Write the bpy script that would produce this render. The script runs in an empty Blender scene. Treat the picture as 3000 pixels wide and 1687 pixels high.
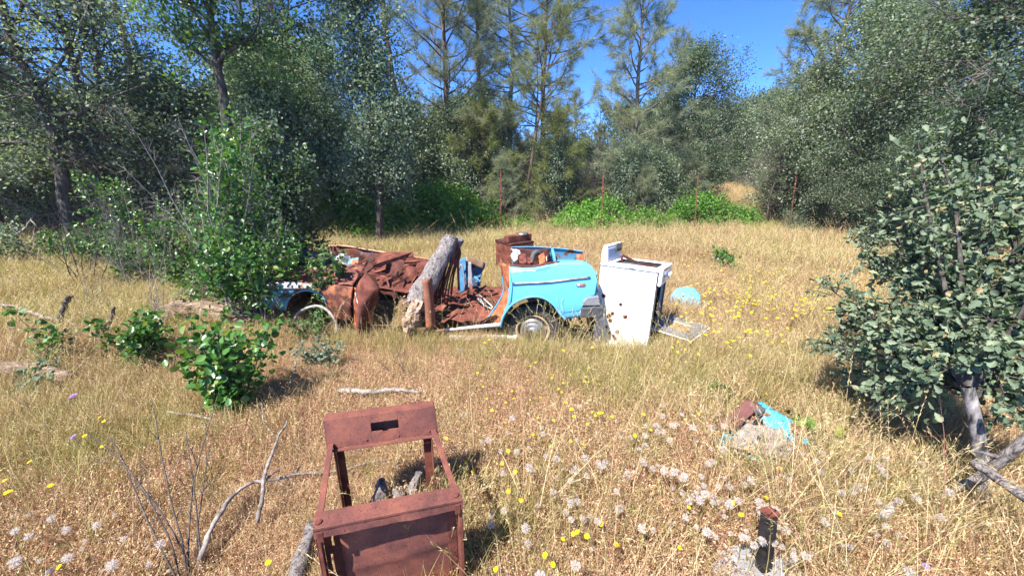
import bpy, math, random
import numpy as np
from mathutils import Vector, noise as mnoise

rng = np.random.default_rng(11)
random.seed(5)
SC = bpy.context.scene
COL = SC.collection
R = math.radians

# ------------------------------------------------------------------ camera geometry
F, PITCH, CAMH = 1120.0, R(16.5), 1.75
cP, sP = math.cos(PITCH), math.sin(PITCH)

def ray(px, py):
    x = (px - 1500) / F; y = -(py - 843.5) / F
    return np.array([x, cP + y * sP, -sP + y * cP])
def gd(px, py, z=0.0):                       # the point at height z seen at a photo pixel
    d = ray(px, py); return np.array([0, 0, CAMH]) + d * ((z - CAMH) / d[2])
def at(px, py, Y):                           # the point at forward distance Y
    d = ray(px, py); return np.array([0, 0, CAMH]) + d * (Y / d[1])
def to_px(p):
    p = np.asarray(p, float); q = p - np.array([0, 0, CAMH])
    dep = q[..., 1] * cP - q[..., 2] * sP; up = q[..., 1] * sP + q[..., 2] * cP
    return 1500 + F * q[..., 0] / dep, 843.5 - F * up / dep

cam = bpy.data.cameras.new('camera'); co = bpy.data.objects.new('camera', cam); COL.objects.link(co)
co.location = (0, 0, CAMH); co.rotation_euler = (R(90) - PITCH, 0, 0)
cam.sensor_width = 36; cam.lens = 36 * F / 3000; cam.clip_start = 0.05; cam.clip_end = 2000
SC.camera = co

# ------------------------------------------------------------------ light
SUN_EL, SUN_DIR = R(56), np.array([-0.66, -0.75])
SUN_AZ = math.atan2(SUN_DIR[0], SUN_DIR[1])
w = bpy.data.worlds.new('World'); SC.world = w; w.use_nodes = True
nt = w.node_tree; sky = nt.nodes.new('ShaderNodeTexSky'); sky.sky_type = 'NISHITA'; sky.sun_disc = False
sky.sun_elevation = SUN_EL; sky.sun_rotation = SUN_AZ; sky.altitude = 4000; sky.air_density = 0.7; sky.dust_density = 0.0; sky.ozone_density = 10
bg = nt.nodes['Background']; bg.inputs['Strength'].default_value = 0.15
hs = nt.nodes.new('ShaderNodeHueSaturation'); hs.inputs['Saturation'].default_value = 1.08; nt.links.new(sky.outputs[0], hs.inputs['Color']); nt.links.new(hs.outputs[0], bg.inputs[0])
sl = bpy.data.lights.new('sun', 'SUN'); sl.energy = 4.6; sl.angle = R(0.53); sl.color = (1, 0.955, 0.88)
so = bpy.data.objects.new('sun', sl); COL.objects.link(so)
tosun = Vector((SUN_DIR[0] * math.cos(SUN_EL), SUN_DIR[1] * math.cos(SUN_EL), math.sin(SUN_EL)))
so.rotation_euler = tosun.to_track_quat('Z', 'Y').to_euler(); so.location = (-6, -6, 14)
SC.view_settings.view_transform = 'Standard'; SC.view_settings.look = 'None'; SC.view_settings.exposure = 1.5; SC.view_settings.gamma = 1
SC.render.engine = 'CYCLES'
SC.cycles.max_bounces = 5; SC.cycles.diffuse_bounces = 3; SC.cycles.glossy_bounces = 2; SC.cycles.transmission_bounces = 3
SC.cycles.caustics_reflective = False; SC.cycles.caustics_refractive = False

# ------------------------------------------------------------------ tags
def tag(o, label, cat, group=None):
    o['label'] = label; o['category'] = cat; o['kind'] = 'thing'
    if group: o['group'] = group
    return o
def thing(name, loc, label, cat, group=None):
    o = bpy.data.objects.new(name, None); COL.objects.link(o); o.location = tuple(loc); o.empty_display_size = 0.1
    return tag(o, label, cat, group)
def link(name, me, parent=None):
    o = bpy.data.objects.new(name, me); COL.objects.link(o)
    if parent: o.parent = parent
    return o
def wloc(o):
    p = np.zeros(3)
    while o is not None:
        p = p + np.array(o.location); o = o.parent
    return p

# ------------------------------------------------------------------ materials
def newmat(name):
    m = bpy.data.materials.new(name); m.use_nodes = True
    n = m.node_tree.nodes; l = m.node_tree.links
    return m, n, l, n['Principled BSDF']
def ramp(n, stops, interp='LINEAR'):
    r = n.new('ShaderNodeValToRGB'); e = r.color_ramp.elements; r.color_ramp.interpolation = interp
    while len(e) < len(stops): e.new(0.5)
    for k, (p, c) in enumerate(stops):
        e[k].position = p; e[k].color = (*c, 1)
    return r
def noisetex(n, l, scale, detail=6, rough=0.6, coord='Object', stretch=None, dist=0.0):
    tc = n.new('ShaderNodeTexCoord'); t = n.new('ShaderNodeTexNoise')
    t.inputs['Scale'].default_value = scale; t.inputs['Detail'].default_value = detail; t.inputs['Roughness'].default_value = rough; t.inputs['Distortion'].default_value = dist
    src = tc.outputs[coord]
    if stretch:
        mp = n.new('ShaderNodeMapping'); mp.inputs['Scale'].default_value = stretch; l.new(src, mp.inputs[0]); src = mp.outputs[0]
    l.new(src, t.inputs['Vector']); return t
def bump(n, l, bs, h, strength=0.4, dist=0.02):
    b = n.new('ShaderNodeBump'); b.inputs['Strength'].default_value = strength; b.inputs['Distance'].default_value = dist
    l.new(h, b.inputs['Height']); l.new(b.outputs[0], bs.inputs['Normal']); return b
def mixc(n, l, fac, a, b):
    m = n.new('ShaderNodeMix'); m.data_type = 'RGBA'
    if isinstance(fac, float): m.inputs[0].default_value = fac
    else: l.new(fac, m.inputs[0])
    for s, v in ((6, a), (7, b)):
        if isinstance(v, tuple): m.inputs[s].default_value = (*v, 1)
        else: l.new(v, m.inputs[s])
    return m.outputs[2]
def M_noise(name, stops, scale, rough=0.7, bstr=0.4, bdist=0.01, detail=8, metallic=0.0, stretch=None, bscale=None, dist=0.0, spec=0.3):
    m, n, l, b = newmat(name)
    t = noisetex(n, l, scale, detail, stretch=stretch, dist=dist); r = ramp(n, stops); l.new(t.outputs[0], r.inputs[0]); l.new(r.outputs[0], b.inputs['Base Color'])
    b.inputs['Roughness'].default_value = rough; b.inputs['Metallic'].default_value = metallic; b.inputs['Specular IOR Level'].default_value = spec
    h = t.outputs[0]
    if bscale: h = noisetex(n, l, bscale, 6, stretch=stretch).outputs[0]
    if bstr: bump(n, l, b, h, bstr, bdist)
    return m
def M_plain(name, c, rough=0.6, metallic=0.0, spec=0.4):
    m, n, l, b = newmat(name); b.inputs['Roughness'].default_value = rough; b.inputs['Metallic'].default_value = metallic; b.inputs['Specular IOR Level'].default_value = spec
    t = noisetex(n, l, 40, 4); l.new(mixc(n, l, t.outputs[0], tuple(x * 0.8 for x in c), tuple(min(1, x * 1.2) for x in c)), b.inputs['Base Color'])
    return m

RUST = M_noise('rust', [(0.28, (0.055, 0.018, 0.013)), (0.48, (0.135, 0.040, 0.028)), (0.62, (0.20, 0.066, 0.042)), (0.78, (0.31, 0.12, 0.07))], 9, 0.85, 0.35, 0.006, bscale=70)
RUST_ORANGE = M_noise('rust_orange', [(0.3, (0.12, 0.035, 0.02)), (0.5, (0.36, 0.115, 0.045)), (0.68, (0.48, 0.20, 0.09)), (0.8, (0.50, 0.34, 0.24))], 14, 0.8, 0.4, 0.006, bscale=60)
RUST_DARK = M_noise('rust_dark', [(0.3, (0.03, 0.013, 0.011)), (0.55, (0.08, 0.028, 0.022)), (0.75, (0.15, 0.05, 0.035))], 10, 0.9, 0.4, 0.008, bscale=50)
def M_pitted():
    m, n, l, b = newmat('rust_pitted')
    t = noisetex(n, l, 5.5, 10, 0.7); r = ramp(n, [(0.3, (0.07, 0.030, 0.028)), (0.47, (0.16, 0.056, 0.044)), (0.62, (0.25, 0.088, 0.056)), (0.76, (0.38, 0.17, 0.10))]); l.new(t.outputs[0], r.inputs[0])
    p = noisetex(n, l, 150, 2, 0.5); pr = ramp(n, [(0.63, (0, 0, 0)), (0.68, (1, 1, 1))]); l.new(p.outputs[0], pr.inputs[0])
    f = noisetex(n, l, 300, 3); fr = ramp(n, [(0.3, (0.75, 0.75, 0.75)), (0.7, (1.15, 1.15, 1.15))]); l.new(f.outputs[0], fr.inputs[0])
    mu = n.new('ShaderNodeMix'); mu.data_type = 'RGBA'; mu.blend_type = 'MULTIPLY'; mu.inputs[0].default_value = 1; l.new(r.outputs[0], mu.inputs[6]); l.new(fr.outputs[0], mu.inputs[7])
    l.new(mixc(n, l, pr.outputs[0], mu.outputs[2], (0.035, 0.015, 0.015)), b.inputs['Base Color']); b.inputs['Roughness'].default_value = 0.72; b.inputs['Specular IOR Level'].default_value = 0.3
    bump(n, l, b, f.outputs[0], 0.25, 0.002); return m
RUST_PIT = M_pitted()
def M_paint(name, paint, rustc, lo, hi, scale=3.0, chalk=None, rough=0.42):
    m, n, l, b = newmat(name)
    t = noisetex(n, l, scale, 9, 0.65); k = ramp(n, [(lo, (0, 0, 0)), (hi, (1, 1, 1))]); l.new(t.outputs[0], k.inputs[0])
    c = noisetex(n, l, 2.2, 5); base = mixc(n, l, c.outputs[0], tuple(x * 0.88 for x in paint), tuple(min(1, x * 1.12 + 0.01) for x in paint))
    sp = noisetex(n, l, 38, 3); kr = ramp(n, [(0.70, (0, 0, 0)), (0.74, (1, 1, 1))]); l.new(sp.outputs[0], kr.inputs[0])
    if chalk: base = mixc(n, l, kr.outputs[0], base, chalk)
    r2 = noisetex(n, l, 18, 8); rr = ramp(n, [(0.3, tuple(x * 0.4 for x in rustc)), (0.7, rustc)]); l.new(r2.outputs[0], rr.inputs[0])
    l.new(mixc(n, l, k.outputs[0], base, rr.outputs[0]), b.inputs['Base Color'])
    rg = ramp(n, [(0, (rough,) * 3), (1, (0.85,) * 3)]); l.new(k.outputs[0], rg.inputs[0]); l.new(rg.outputs[0], b.inputs['Roughness'])
    b.inputs['Specular IOR Level'].default_value = 0.35
    bump(n, l, b, t.outputs[0], 0.12, 0.01); return m
RC = (0.34, 0.11, 0.045)
BLUE = M_paint('blue_paint', (0.115, 0.46, 0.72), RC, 0.70, 0.75, 3, (0.07, 0.22, 0.34))
BLUE_WORN = M_paint('blue_paint_worn', (0.10, 0.33, 0.50), RC, 0.56, 0.62, 5, (0.5, 0.55, 0.55))
BLUE_DARK = M_paint('blue_paint_dark', (0.05, 0.16, 0.30), (0.12, 0.05, 0.035), 0.56, 0.62, 6, (0.25, 0.35, 0.42))
TURQ = M_paint('turquoise_paint', (0.06, 0.42, 0.56), (0.25, 0.11, 0.06), 0.50, 0.56, 7, (0.45, 0.5, 0.5))
WHITE_WORN = M_paint('white_paint_worn', (0.58, 0.58, 0.58), RC, 0.53, 0.60, 5, (0.2, 0.32, 0.38))
WHITE_PEEL = M_paint('peeling_white_paint', (0.62, 0.60, 0.55), (0.36, 0.30, 0.22), 0.50, 0.56, 9, (0.4, 0.38, 0.34), 0.8)
ENAMEL = M_paint('white_enamel', (0.80, 0.80, 0.80), (0.3, 0.14, 0.08), 0.71, 0.73, 6, None, 0.25)
STEEL = M_noise('dull_steel', [(0.3, (0.12, 0.115, 0.11)), (0.6, (0.32, 0.31, 0.30)), (0.8, (0.42, 0.36, 0.30))], 12, 0.4, 0.1, 0.003, metallic=0.7)
CHROME = M_noise('weathered_chrome', [(0.35, (0.30, 0.20, 0.13)), (0.5, (0.55, 0.50, 0.45)), (0.75, (0.62, 0.60, 0.57))], 16, 0.33, 0.1, 0.003, metallic=0.85)
RUBBER = M_noise('old_rubber', [(0.3, (0.035, 0.033, 0.034)), (0.7, (0.085, 0.08, 0.078))], 20, 0.85, 0.4, 0.003, bscale=120)
BLACKPL = M_noise('dark_plastic', [(0.3, (0.05, 0.05, 0.055)), (0.7, (0.10, 0.10, 0.11))], 15, 0.55, 0.2, 0.003)
GREYPL = M_noise('grey_plastic', [(0.3, (0.15, 0.15, 0.17)), (0.7, (0.27, 0.27, 0.30))], 15, 0.5, 0.2, 0.003)
BLACK = M_plain('black_enamel', (0.012, 0.012, 0.013), 0.35)
BLACKRUST = M_noise('black_paint_rusting', [(0.35, (0.008, 0.008, 0.010)), (0.6, (0.03, 0.027, 0.027)), (0.78, (0.12, 0.05, 0.03))], 14, 0.5, 0.3, 0.004, bscale=60)
CLOTH = M_noise('old_cloth', [(0.3, (0.25, 0.23, 0.24)), (0.7, (0.55, 0.52, 0.52))], 14, 0.95, 0.6, 0.01, bscale=60)
FELT = M_noise('felt_lining', [(0.3, (0.17, 0.145, 0.13)), (0.7, (0.34, 0.295, 0.265))], 30, 0.95, 0.5, 0.004, bscale=160)
WOOD_GREY = M_noise('weathered_wood', [(0.34, (0.035, 0.028, 0.025)), (0.44, (0.17, 0.145, 0.135)), (0.55, (0.26, 0.225, 0.21)), (0.7, (0.36, 0.32, 0.30))], 15, 0.95, 1.0, 0.03, stretch=(1.7, 1.7, 0.8), dist=1.6)
WOOD_STICK = M_noise('bleached_stick', [(0.3, (0.10, 0.08, 0.068)), (0.5, (0.24, 0.205, 0.175)), (0.72, (0.42, 0.38, 0.335))], 18, 0.9, 0.6, 0.006)
WOOD_BROWN = M_noise('rotten_wood', [(0.3, (0.07, 0.045, 0.032)), (0.52, (0.22, 0.15, 0.11)), (0.72, (0.46, 0.35, 0.27))], 12, 0.95, 1.0, 0.02, stretch=(0.6, 3, 3))
WOOD_CHAR = M_noise('charred_wood', [(0.35, (0.010, 0.011, 0.014)), (0.6, (0.035, 0.037, 0.048)), (0.74, (0.20, 0.20, 0.22))], 11, 0.7, 1.0, 0.02, stretch=(1, 5, 5))
BARK_LIGHT = M_noise('flaking_wood', [(0.3, (0.15, 0.08, 0.045)), (0.5, (0.38, 0.26, 0.18)), (0.7, (0.52, 0.42, 0.35))], 25, 0.95, 1.0, 0.02)
CONCRETE = M_noise('grey_slab', [(0.3, (0.15, 0.15, 0.16)), (0.7, (0.27, 0.27, 0.285))], 8, 0.9, 0.4, 0.01, bscale=60)
STONE = M_noise('pale_stone', [(0.3, (0.2, 0.18, 0.17)), (0.7, (0.44, 0.41, 0.39))], 14, 0.9, 0.7, 0.01)
BARK_OAK = M_noise('oak_bark', [(0.3, (0.022, 0.018, 0.016)), (0.52, (0.07, 0.058, 0.050)), (0.75, (0.19, 0.165, 0.15))], 12, 0.95, 0.9, 0.03, stretch=(2.5, 2.5, 0.5))
BARK_PINE = M_noise('pine_bark', [(0.3, (0.04, 0.027, 0.024)), (0.52, (0.11, 0.075, 0.062)), (0.75, (0.23, 0.17, 0.14))], 10, 0.95, 0.9, 0.03, stretch=(2.5, 2.5, 0.6))
BARK_PINE_PALE = M_noise('pale_pine_bark', [(0.3, (0.07, 0.055, 0.047)), (0.52, (0.19, 0.155, 0.13)), (0.75, (0.34, 0.28, 0.24))], 10, 0.95, 0.9, 0.03, stretch=(2.5, 2.5, 0.6))
STEM_GREY = M_noise('grey_stem', [(0.3, (0.12, 0.10, 0.085)), (0.7, (0.32, 0.285, 0.25))], 20, 0.9, 0.4, 0.004)
STEM_DARK = M_noise('dark_stem', [(0.3, (0.04, 0.032, 0.028)), (0.7, (0.13, 0.11, 0.10))], 20, 0.9, 0.4, 0.004)

def M_leaf(name, stops, transl, tmix=0.3, rough=0.5, spec=0.4, objvar=True):
    m, n, l, b = newmat(name)
    g = n.new('ShaderNodeNewGeometry'); r = ramp(n, stops); l.new(g.outputs['Random Per Island'], r.inputs[0])
    colr = r.outputs[0]
    if objvar:
        oi = n.new('ShaderNodeObjectInfo'); hs = n.new('ShaderNodeHueSaturation')
        mr = n.new('ShaderNodeMapRange'); mr.inputs[3].default_value = 0.85; mr.inputs[4].default_value = 1.15; l.new(oi.outputs['Random'], mr.inputs[0]); l.new(mr.outputs[0], hs.inputs['Value']); l.new(colr, hs.inputs['Color']); colr = hs.outputs[0]
    l.new(colr, b.inputs['Base Color']); b.inputs['Roughness'].default_value = rough; b.inputs['Specular IOR Level'].default_value = spec
    t = n.new('ShaderNodeBsdfTranslucent'); tm = n.new('ShaderNodeMix'); tm.data_type = 'RGBA'; tm.blend_type = 'MULTIPLY'; tm.inputs[0].default_value = 1
    l.new(colr, tm.inputs[6]); tm.inputs[7].default_value = (*transl, 1); l.new(tm.outputs[2], t.inputs[0])
    mx = n.new('ShaderNodeMixShader'); mx.inputs[0].default_value = tmix; l.new(b.outputs[0], mx.inputs[1]); l.new(t.outputs[0], mx.inputs[2])
    l.new(mx.outputs[0], n['Material Output'].inputs[0]); return m
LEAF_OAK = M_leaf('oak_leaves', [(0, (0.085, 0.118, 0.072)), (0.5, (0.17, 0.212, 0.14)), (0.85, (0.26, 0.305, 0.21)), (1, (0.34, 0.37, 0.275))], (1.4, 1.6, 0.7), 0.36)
LEAF_OAK_GREEN = M_leaf('green_oak_leaves', [(0, (0.045, 0.095, 0.028)), (0.5, (0.085, 0.165, 0.045)), (0.9, (0.15, 0.24, 0.08)), (1, (0.20, 0.25, 0.10))], (1.5, 1.7, 0.5))
LEAF_BLUE = M_leaf('blue_oak_leaves', [(0, (0.08, 0.118, 0.078)), (0.5, (0.16, 0.212, 0.145)), (0.9, (0.25, 0.305, 0.22)), (1, (0.33, 0.375, 0.285))], (1.3, 1.6, 0.8))
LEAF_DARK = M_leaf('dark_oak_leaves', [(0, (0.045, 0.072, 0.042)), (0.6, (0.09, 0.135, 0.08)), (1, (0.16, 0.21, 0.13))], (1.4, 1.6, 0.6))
LEAF_BUSH = M_leaf('grey_oak_leaves', [(0, (0.085, 0.125, 0.07)), (0.45, (0.158, 0.208, 0.13)), (0.85, (0.25, 0.30, 0.195)), (0.95, (0.34, 0.36, 0.21)), (1, (0.33, 0.24, 0.12))], (1.3, 1.6, 0.6), 0.22, 0.6, 0.2)
LEAF_BRIGHT = M_leaf('bramble_leaves', [(0, (0.055, 0.15, 0.018)), (0.5, (0.10, 0.26, 0.03)), (1, (0.20, 0.36, 0.06))], (1.5, 1.6, 0.5), 0.35)
LEAF_GLOSSY = M_leaf('glossy_leaves', [(0, (0.030, 0.085, 0.018)), (0.5, (0.055, 0.15, 0.028)), (0.9, (0.11, 0.22, 0.045)), (1, (0.22, 0.25, 0.06))], (1.6, 1.7, 0.5), 0.25, 0.33, 0.5)
NEEDLE = M_leaf('pine_needles', [(0, (0.13, 0.15, 0.095)), (0.5, (0.215, 0.24, 0.155)), (1, (0.33, 0.345, 0.24))], (1.3, 1.4, 0.7), 0.36, 0.6, 0.25)
NEEDLE_YEL = M_leaf('yellowing_needles', [(0, (0.12, 0.145, 0.055)), (0.5, (0.19, 0.215, 0.075)), (1, (0.28, 0.28, 0.11))], (1.3, 1.4, 0.7), 0.3, 0.6, 0.25)
GRASS_DRY = M_leaf('dry_grass', [(0, (0.25, 0.115, 0.065)), (0.2, (0.40, 0.24, 0.125)), (0.5, (0.55, 0.38, 0.21)), (0.8, (0.65, 0.49, 0.29)), (1, (0.76, 0.63, 0.41))], (1.1, 1.0, 0.8), 0.25, 0.65, 0.25)
GRASS_RED = M_leaf('reddish_grass', [(0, (0.25, 0.09, 0.07)), (0.35, (0.42, 0.23, 0.14)), (0.7, (0.58, 0.39, 0.23)), (1, (0.68, 0.53, 0.36))], (1.1, 1.0, 0.8), 0.25, 0.65, 0.25)
GRASS_OLIVE = M_leaf('olive_grass', [(0, (0.19, 0.185, 0.06)), (0.4, (0.34, 0.305, 0.11)), (0.75, (0.51, 0.42, 0.19)), (1, (0.63, 0.51, 0.28))], (1.1, 1.1, 0.6), 0.3, 0.6, 0.25)
GRASS_PALE = M_leaf('pale_grass', [(0, (0.34, 0.255, 0.125)), (0.4, (0.51, 0.395, 0.205)), (0.8, (0.65, 0.525, 0.30)), (1, (0.74, 0.63, 0.42))], (1.1, 1.05, 0.7), 0.3, 0.6, 0.25)
GRASS_YG = M_leaf('yellow_green_grass', [(0, (0.24, 0.25, 0.07)), (0.4, (0.40, 0.385, 0.125)), (0.8, (0.54, 0.48, 0.20)), (1, (0.64, 0.56, 0.30))], (1.1, 1.1, 0.6), 0.3, 0.6, 0.25)
YELLOW = M_leaf('yellow_petals', [(0, (0.80, 0.56, 0.005)), (1, (0.86, 0.66, 0.02))], (1, 1, 0.5), 0.25, 0.6, 0.2, False)
PURPLE = M_leaf('purple_petals', [(0, (0.28, 0.14, 0.45)), (1, (0.45, 0.26, 0.62))], (1, 1, 1), 0.3, 0.6, 0.2, False)
PUFF = M_leaf('seed_fluff', [(0, (0.66, 0.59, 0.54)), (1, (0.84, 0.77, 0.72))], (1, 1, 1), 0.5, 0.8, 0.1, False)

# ------------------------------------------------------------------ mesh building
def raw_mesh(name, V, faces, mats, mi=None, smooth=False):
    """V (n,3); faces: list of (m,k) int arrays; mi: one material index per array."""
    me = bpy.data.meshes.new(name)
    V = np.ascontiguousarray(V, dtype=np.float32)
    me.vertices.add(len(V)); me.vertices.foreach_set('co', V.ravel())
    faces = [np.asarray(f, dtype=np.int32) for f in faces]
    if mi is None: mi = [0] * len(faces)
    keep = [k for k, f in enumerate(faces) if f.size]
    faces = [faces[k] for k in keep]; mi = [mi[k] for k in keep]
    loops = np.concatenate([f.ravel() for f in faces]); tot = np.concatenate([np.full(len(f), f.shape[1], np.int32) for f in faces])
    start = np.concatenate([[0], np.cumsum(tot)[:-1]]).astype(np.int32)
    me.loops.add(len(loops)); me.loops.foreach_set('vertex_index', loops)
    me.polygons.add(len(tot)); me.polygons.foreach_set('loop_start', start)
    me.polygons.foreach_set('material_index', np.concatenate([np.full(len(f), k, np.int32) for f, k in zip(faces, mi)]))
    if smooth: me.polygons.foreach_set('use_smooth', np.ones(len(tot), bool))
    for m in (mats if isinstance(mats, (list, tuple)) else [mats]): me.materials.append(m)
    me.update(calc_edges=True); return me

class B:
    """collects shapes (world coordinates) into one mesh object"""
    def __init__(s): s.v = []; s.f = []; s.m = []; s.mi = 0
    def _add(s, vs, fs):
        o = len(s.v); s.v += [tuple(map(float, p)) for p in vs]
        for f in fs: s.f.append(tuple(i + o for i in f)); s.m.append(s.mi)
    def hexa(s, p):                       # 8 corners: bottom ring, top ring
        s._add(p, [(3, 2, 1, 0), (4, 5, 6, 7), (0, 1, 5, 4), (1, 2, 6, 5), (2, 3, 7, 6), (3, 0, 4, 7)])
    def box(s, o, a, b, c):               # corner + three edge vectors
        o, a, b, c = map(lambda x: np.asarray(x, float), (o, a, b, c))
        s.hexa([o, o + a, o + a + b, o + b, o + c, o + a + c, o + a + b + c, o + b + c])
    def bar(s, p, q, wd, th, up=(0, 0, 1)):
        p, q, up = map(lambda x: np.asarray(x, float), (p, q, up)); t = q - p; t = t / np.linalg.norm(t)
        a = np.cross(t, up); a = a / np.linalg.norm(a); b = np.cross(a, t)
        c = [(-a * wd - b * th) / 2, (a * wd - b * th) / 2, (a * wd + b * th) / 2, (-a * wd + b * th) / 2]
        s.hexa([p + x for x in c] + [q + x for x in c])
    def grid(s, G):
        G = np.asarray(G, float); nu, nv = G.shape[:2]
        s._add(G.reshape(-1, 3), [(i * nv + j, (i + 1) * nv + j, (i + 1) * nv + j + 1, i * nv + j + 1) for i in range(nu - 1) for j in range(nv - 1)])
    def patch(s, p00, p10, p11, p01, nu=10, nv=10, amp=0.02, fr=4.0, seed=0, bulge=0.0, crease=0.0):
        p00, p10, p11, p01 = (np.asarray(p, float) for p in (p00, p10, p11, p01))
        n = np.cross(p10 - p00, p01 - p00); n = n / (np.linalg.norm(n) + 1e-9)
        G = np.zeros((nu + 1, nv + 1, 3))
        for i in range(nu + 1):
            for j in range(nv + 1):
                u, v = i / nu, j / nv
                p = (1 - u) * (1 - v) * p00 + u * (1 - v) * p10 + u * v * p11 + (1 - u) * v * p01
                q = Vector((p[0] * fr + seed * 7.1, p[1] * fr, p[2] * fr + seed * 3.3))
                h = amp * mnoise.fractal(q, 1.0, 2.0, 4) + bulge * math.sin(math.pi * u) * math.sin(math.pi * v)
                if crease: h += crease * abs(mnoise.noise(q * 0.7)) * 2
                e = mnoise.noise_vector(q * 1.7) * amp * 0.5
                G[i, j] = p + n * h + np.array(e)
        s.grid(G)
    def ruled(s, L, U, nu, nv, off=None):
        G = ruled(L, U, nu, nv)
        if off is not None:
            for i in range(nu + 1):
                for j in range(nv + 1): G[i, j] = off(G[i, j], i / nu, j / nv)
        s.grid(G)
    def tube(s, pts, rad, n=8, cap=True, wob=0.0, seed=0):
        pts = np.asarray(pts, float); m = len(pts); rad = np.broadcast_to(np.asarray(rad, float), (m,))
        t = np.gradient(pts, axis=0); t /= np.linalg.norm(t, axis=1)[:, None] + 1e-9
        ref = np.array([0.31, 0.23, 0.92]); 
        if abs(np.dot(t.mean(0) / (np.linalg.norm(t.mean(0)) + 1e-9), ref)) > 0.93: ref = np.array([0.92, 0.3, 0.1])
        a = np.cross(t, ref); a /= np.linalg.norm(a, axis=1)[:, None]; b = np.cross(t, a)
        vs = []
        for i in range(m):
            for k in range(n):
                th = 2 * math.pi * k / n; r = rad[i]
                if wob: r *= 1 + wob * mnoise.noise(Vector((math.cos(th) * 1.3 + seed, math.sin(th) * 1.3, i * 0.35 + seed * 2)))
                vs.append(pts[i] + r * (a[i] * math.cos(th) + b[i] * math.sin(th)))
        fs = [(i * n + k, i * n + (k + 1) % n, (i + 1) * n + (k + 1) % n, (i + 1) * n + k) for i in range(m - 1) for k in range(n)]
        if cap: fs += [tuple(range(n - 1, -1, -1)), tuple((m - 1) * n + k for k in range(n))]
        s._add(vs, fs)
    def lathe(s, c, ax, prof, n=32):       # prof: (distance along ax, radius)
        ax = np.asarray(ax, float); ax = ax / np.linalg.norm(ax); a = np.cross(ax, (0.1, 0.2, 1)); a /= np.linalg.norm(a); b = np.cross(ax, a)
        vs = [np.asarray(c) + ax * h + r * (a * math.cos(2 * math.pi * k / n) + b * math.sin(2 * math.pi * k / n)) for h, r in prof for k in range(n)]
        s._add(vs, [(i * n + k, i * n + (k + 1) % n, (i + 1) * n + (k + 1) % n, (i + 1) * n + k) for i in range(len(prof) - 1) for k in range(n)])
    def prism(s, poly, ext):               # planar polygon extruded along ext
        poly = [np.asarray(p, float) for p in poly]; n = len(poly); e = np.asarray(ext, float)
        s._add(poly + [p + e for p in poly], [tuple(range(n)), tuple(range(2 * n - 1, n - 1, -1))] + [(k, n + k, n + (k + 1) % n, (k + 1) % n) for k in range(n)])
    def build(s, name, mats, parent=None, smooth=False, solid=0.0, bevel=0.0, sub=0, offset=-1.0):
        o0 = wloc(parent) if parent else np.zeros(3)
        me = bpy.data.meshes.new(name)
        me.from_pydata([tuple(np.array(p) - o0) for p in s.v], [], s.f)
        for m in (mats if isinstance(mats, (list, tuple)) else [mats]): me.materials.append(m)
        me.polygons.foreach_set('material_index', s.m)
        if smooth: me.polygons.foreach_set('use_smooth', [True] * len(me.polygons))
        import bmesh
        bm = bmesh.new(); bm.from_mesh(me)
        if not solid: bmesh.ops.recalc_face_normals(bm, faces=bm.faces)
        bm.to_mesh(me); bm.free(); me.update()
        o = link(name, me, parent)
        if solid:
            md = o.modifiers.new('thickness', 'SOLIDIFY'); md.thickness = solid; md.offset = offset
        if bevel:
            md = o.modifiers.new('bevel', 'BEVEL'); md.width = bevel; md.segments = 2; md.limit_method = 'ANGLE'; md.angle_limit = R(40)
        return o

def resample(P, n):
    P = np.asarray(P, float); d = np.concatenate([[0], np.cumsum(np.linalg.norm(np.diff(P, axis=0), axis=1))])
    t = np.linspace(0, d[-1], n); return np.stack([np.interp(t, d, P[:, k]) for k in range(P.shape[1])], 1)
def byindex(P, n):                           # sample matched polylines by index so that pairs stay together
    P = np.asarray(P, float); t = np.linspace(0, len(P) - 1, n); return np.stack([np.interp(t, np.arange(len(P)), P[:, k]) for k in range(P.shape[1])], 1)
def smooth_path(P, n):                       # catmull-rom
    P = np.asarray(P, float); Q = np.vstack([2 * P[0] - P[1], P, 2 * P[-1] - P[-2]]); out = []
    for t in np.linspace(0, len(P) - 1 - 1e-6, n):
        i = int(t); f = t - i; p0, p1, p2, p3 = Q[i:i + 4]
        out.append(0.5 * ((2 * p1) + (p2 - p0) * f + (2 * p0 - 5 * p1 + 4 * p2 - p3) * f * f + (3 * p1 - p0 - 3 * p2 + p3) * f ** 3))
    return np.array(out)
def ruled(L, U, nu, nv):
    L = byindex(L, nu + 1); U = byindex(U, nu + 1); t = np.linspace(0, 1, nv + 1)[None, :, None]
    return L[:, None, :] * (1 - t) + U[:, None, :] * t

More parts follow.
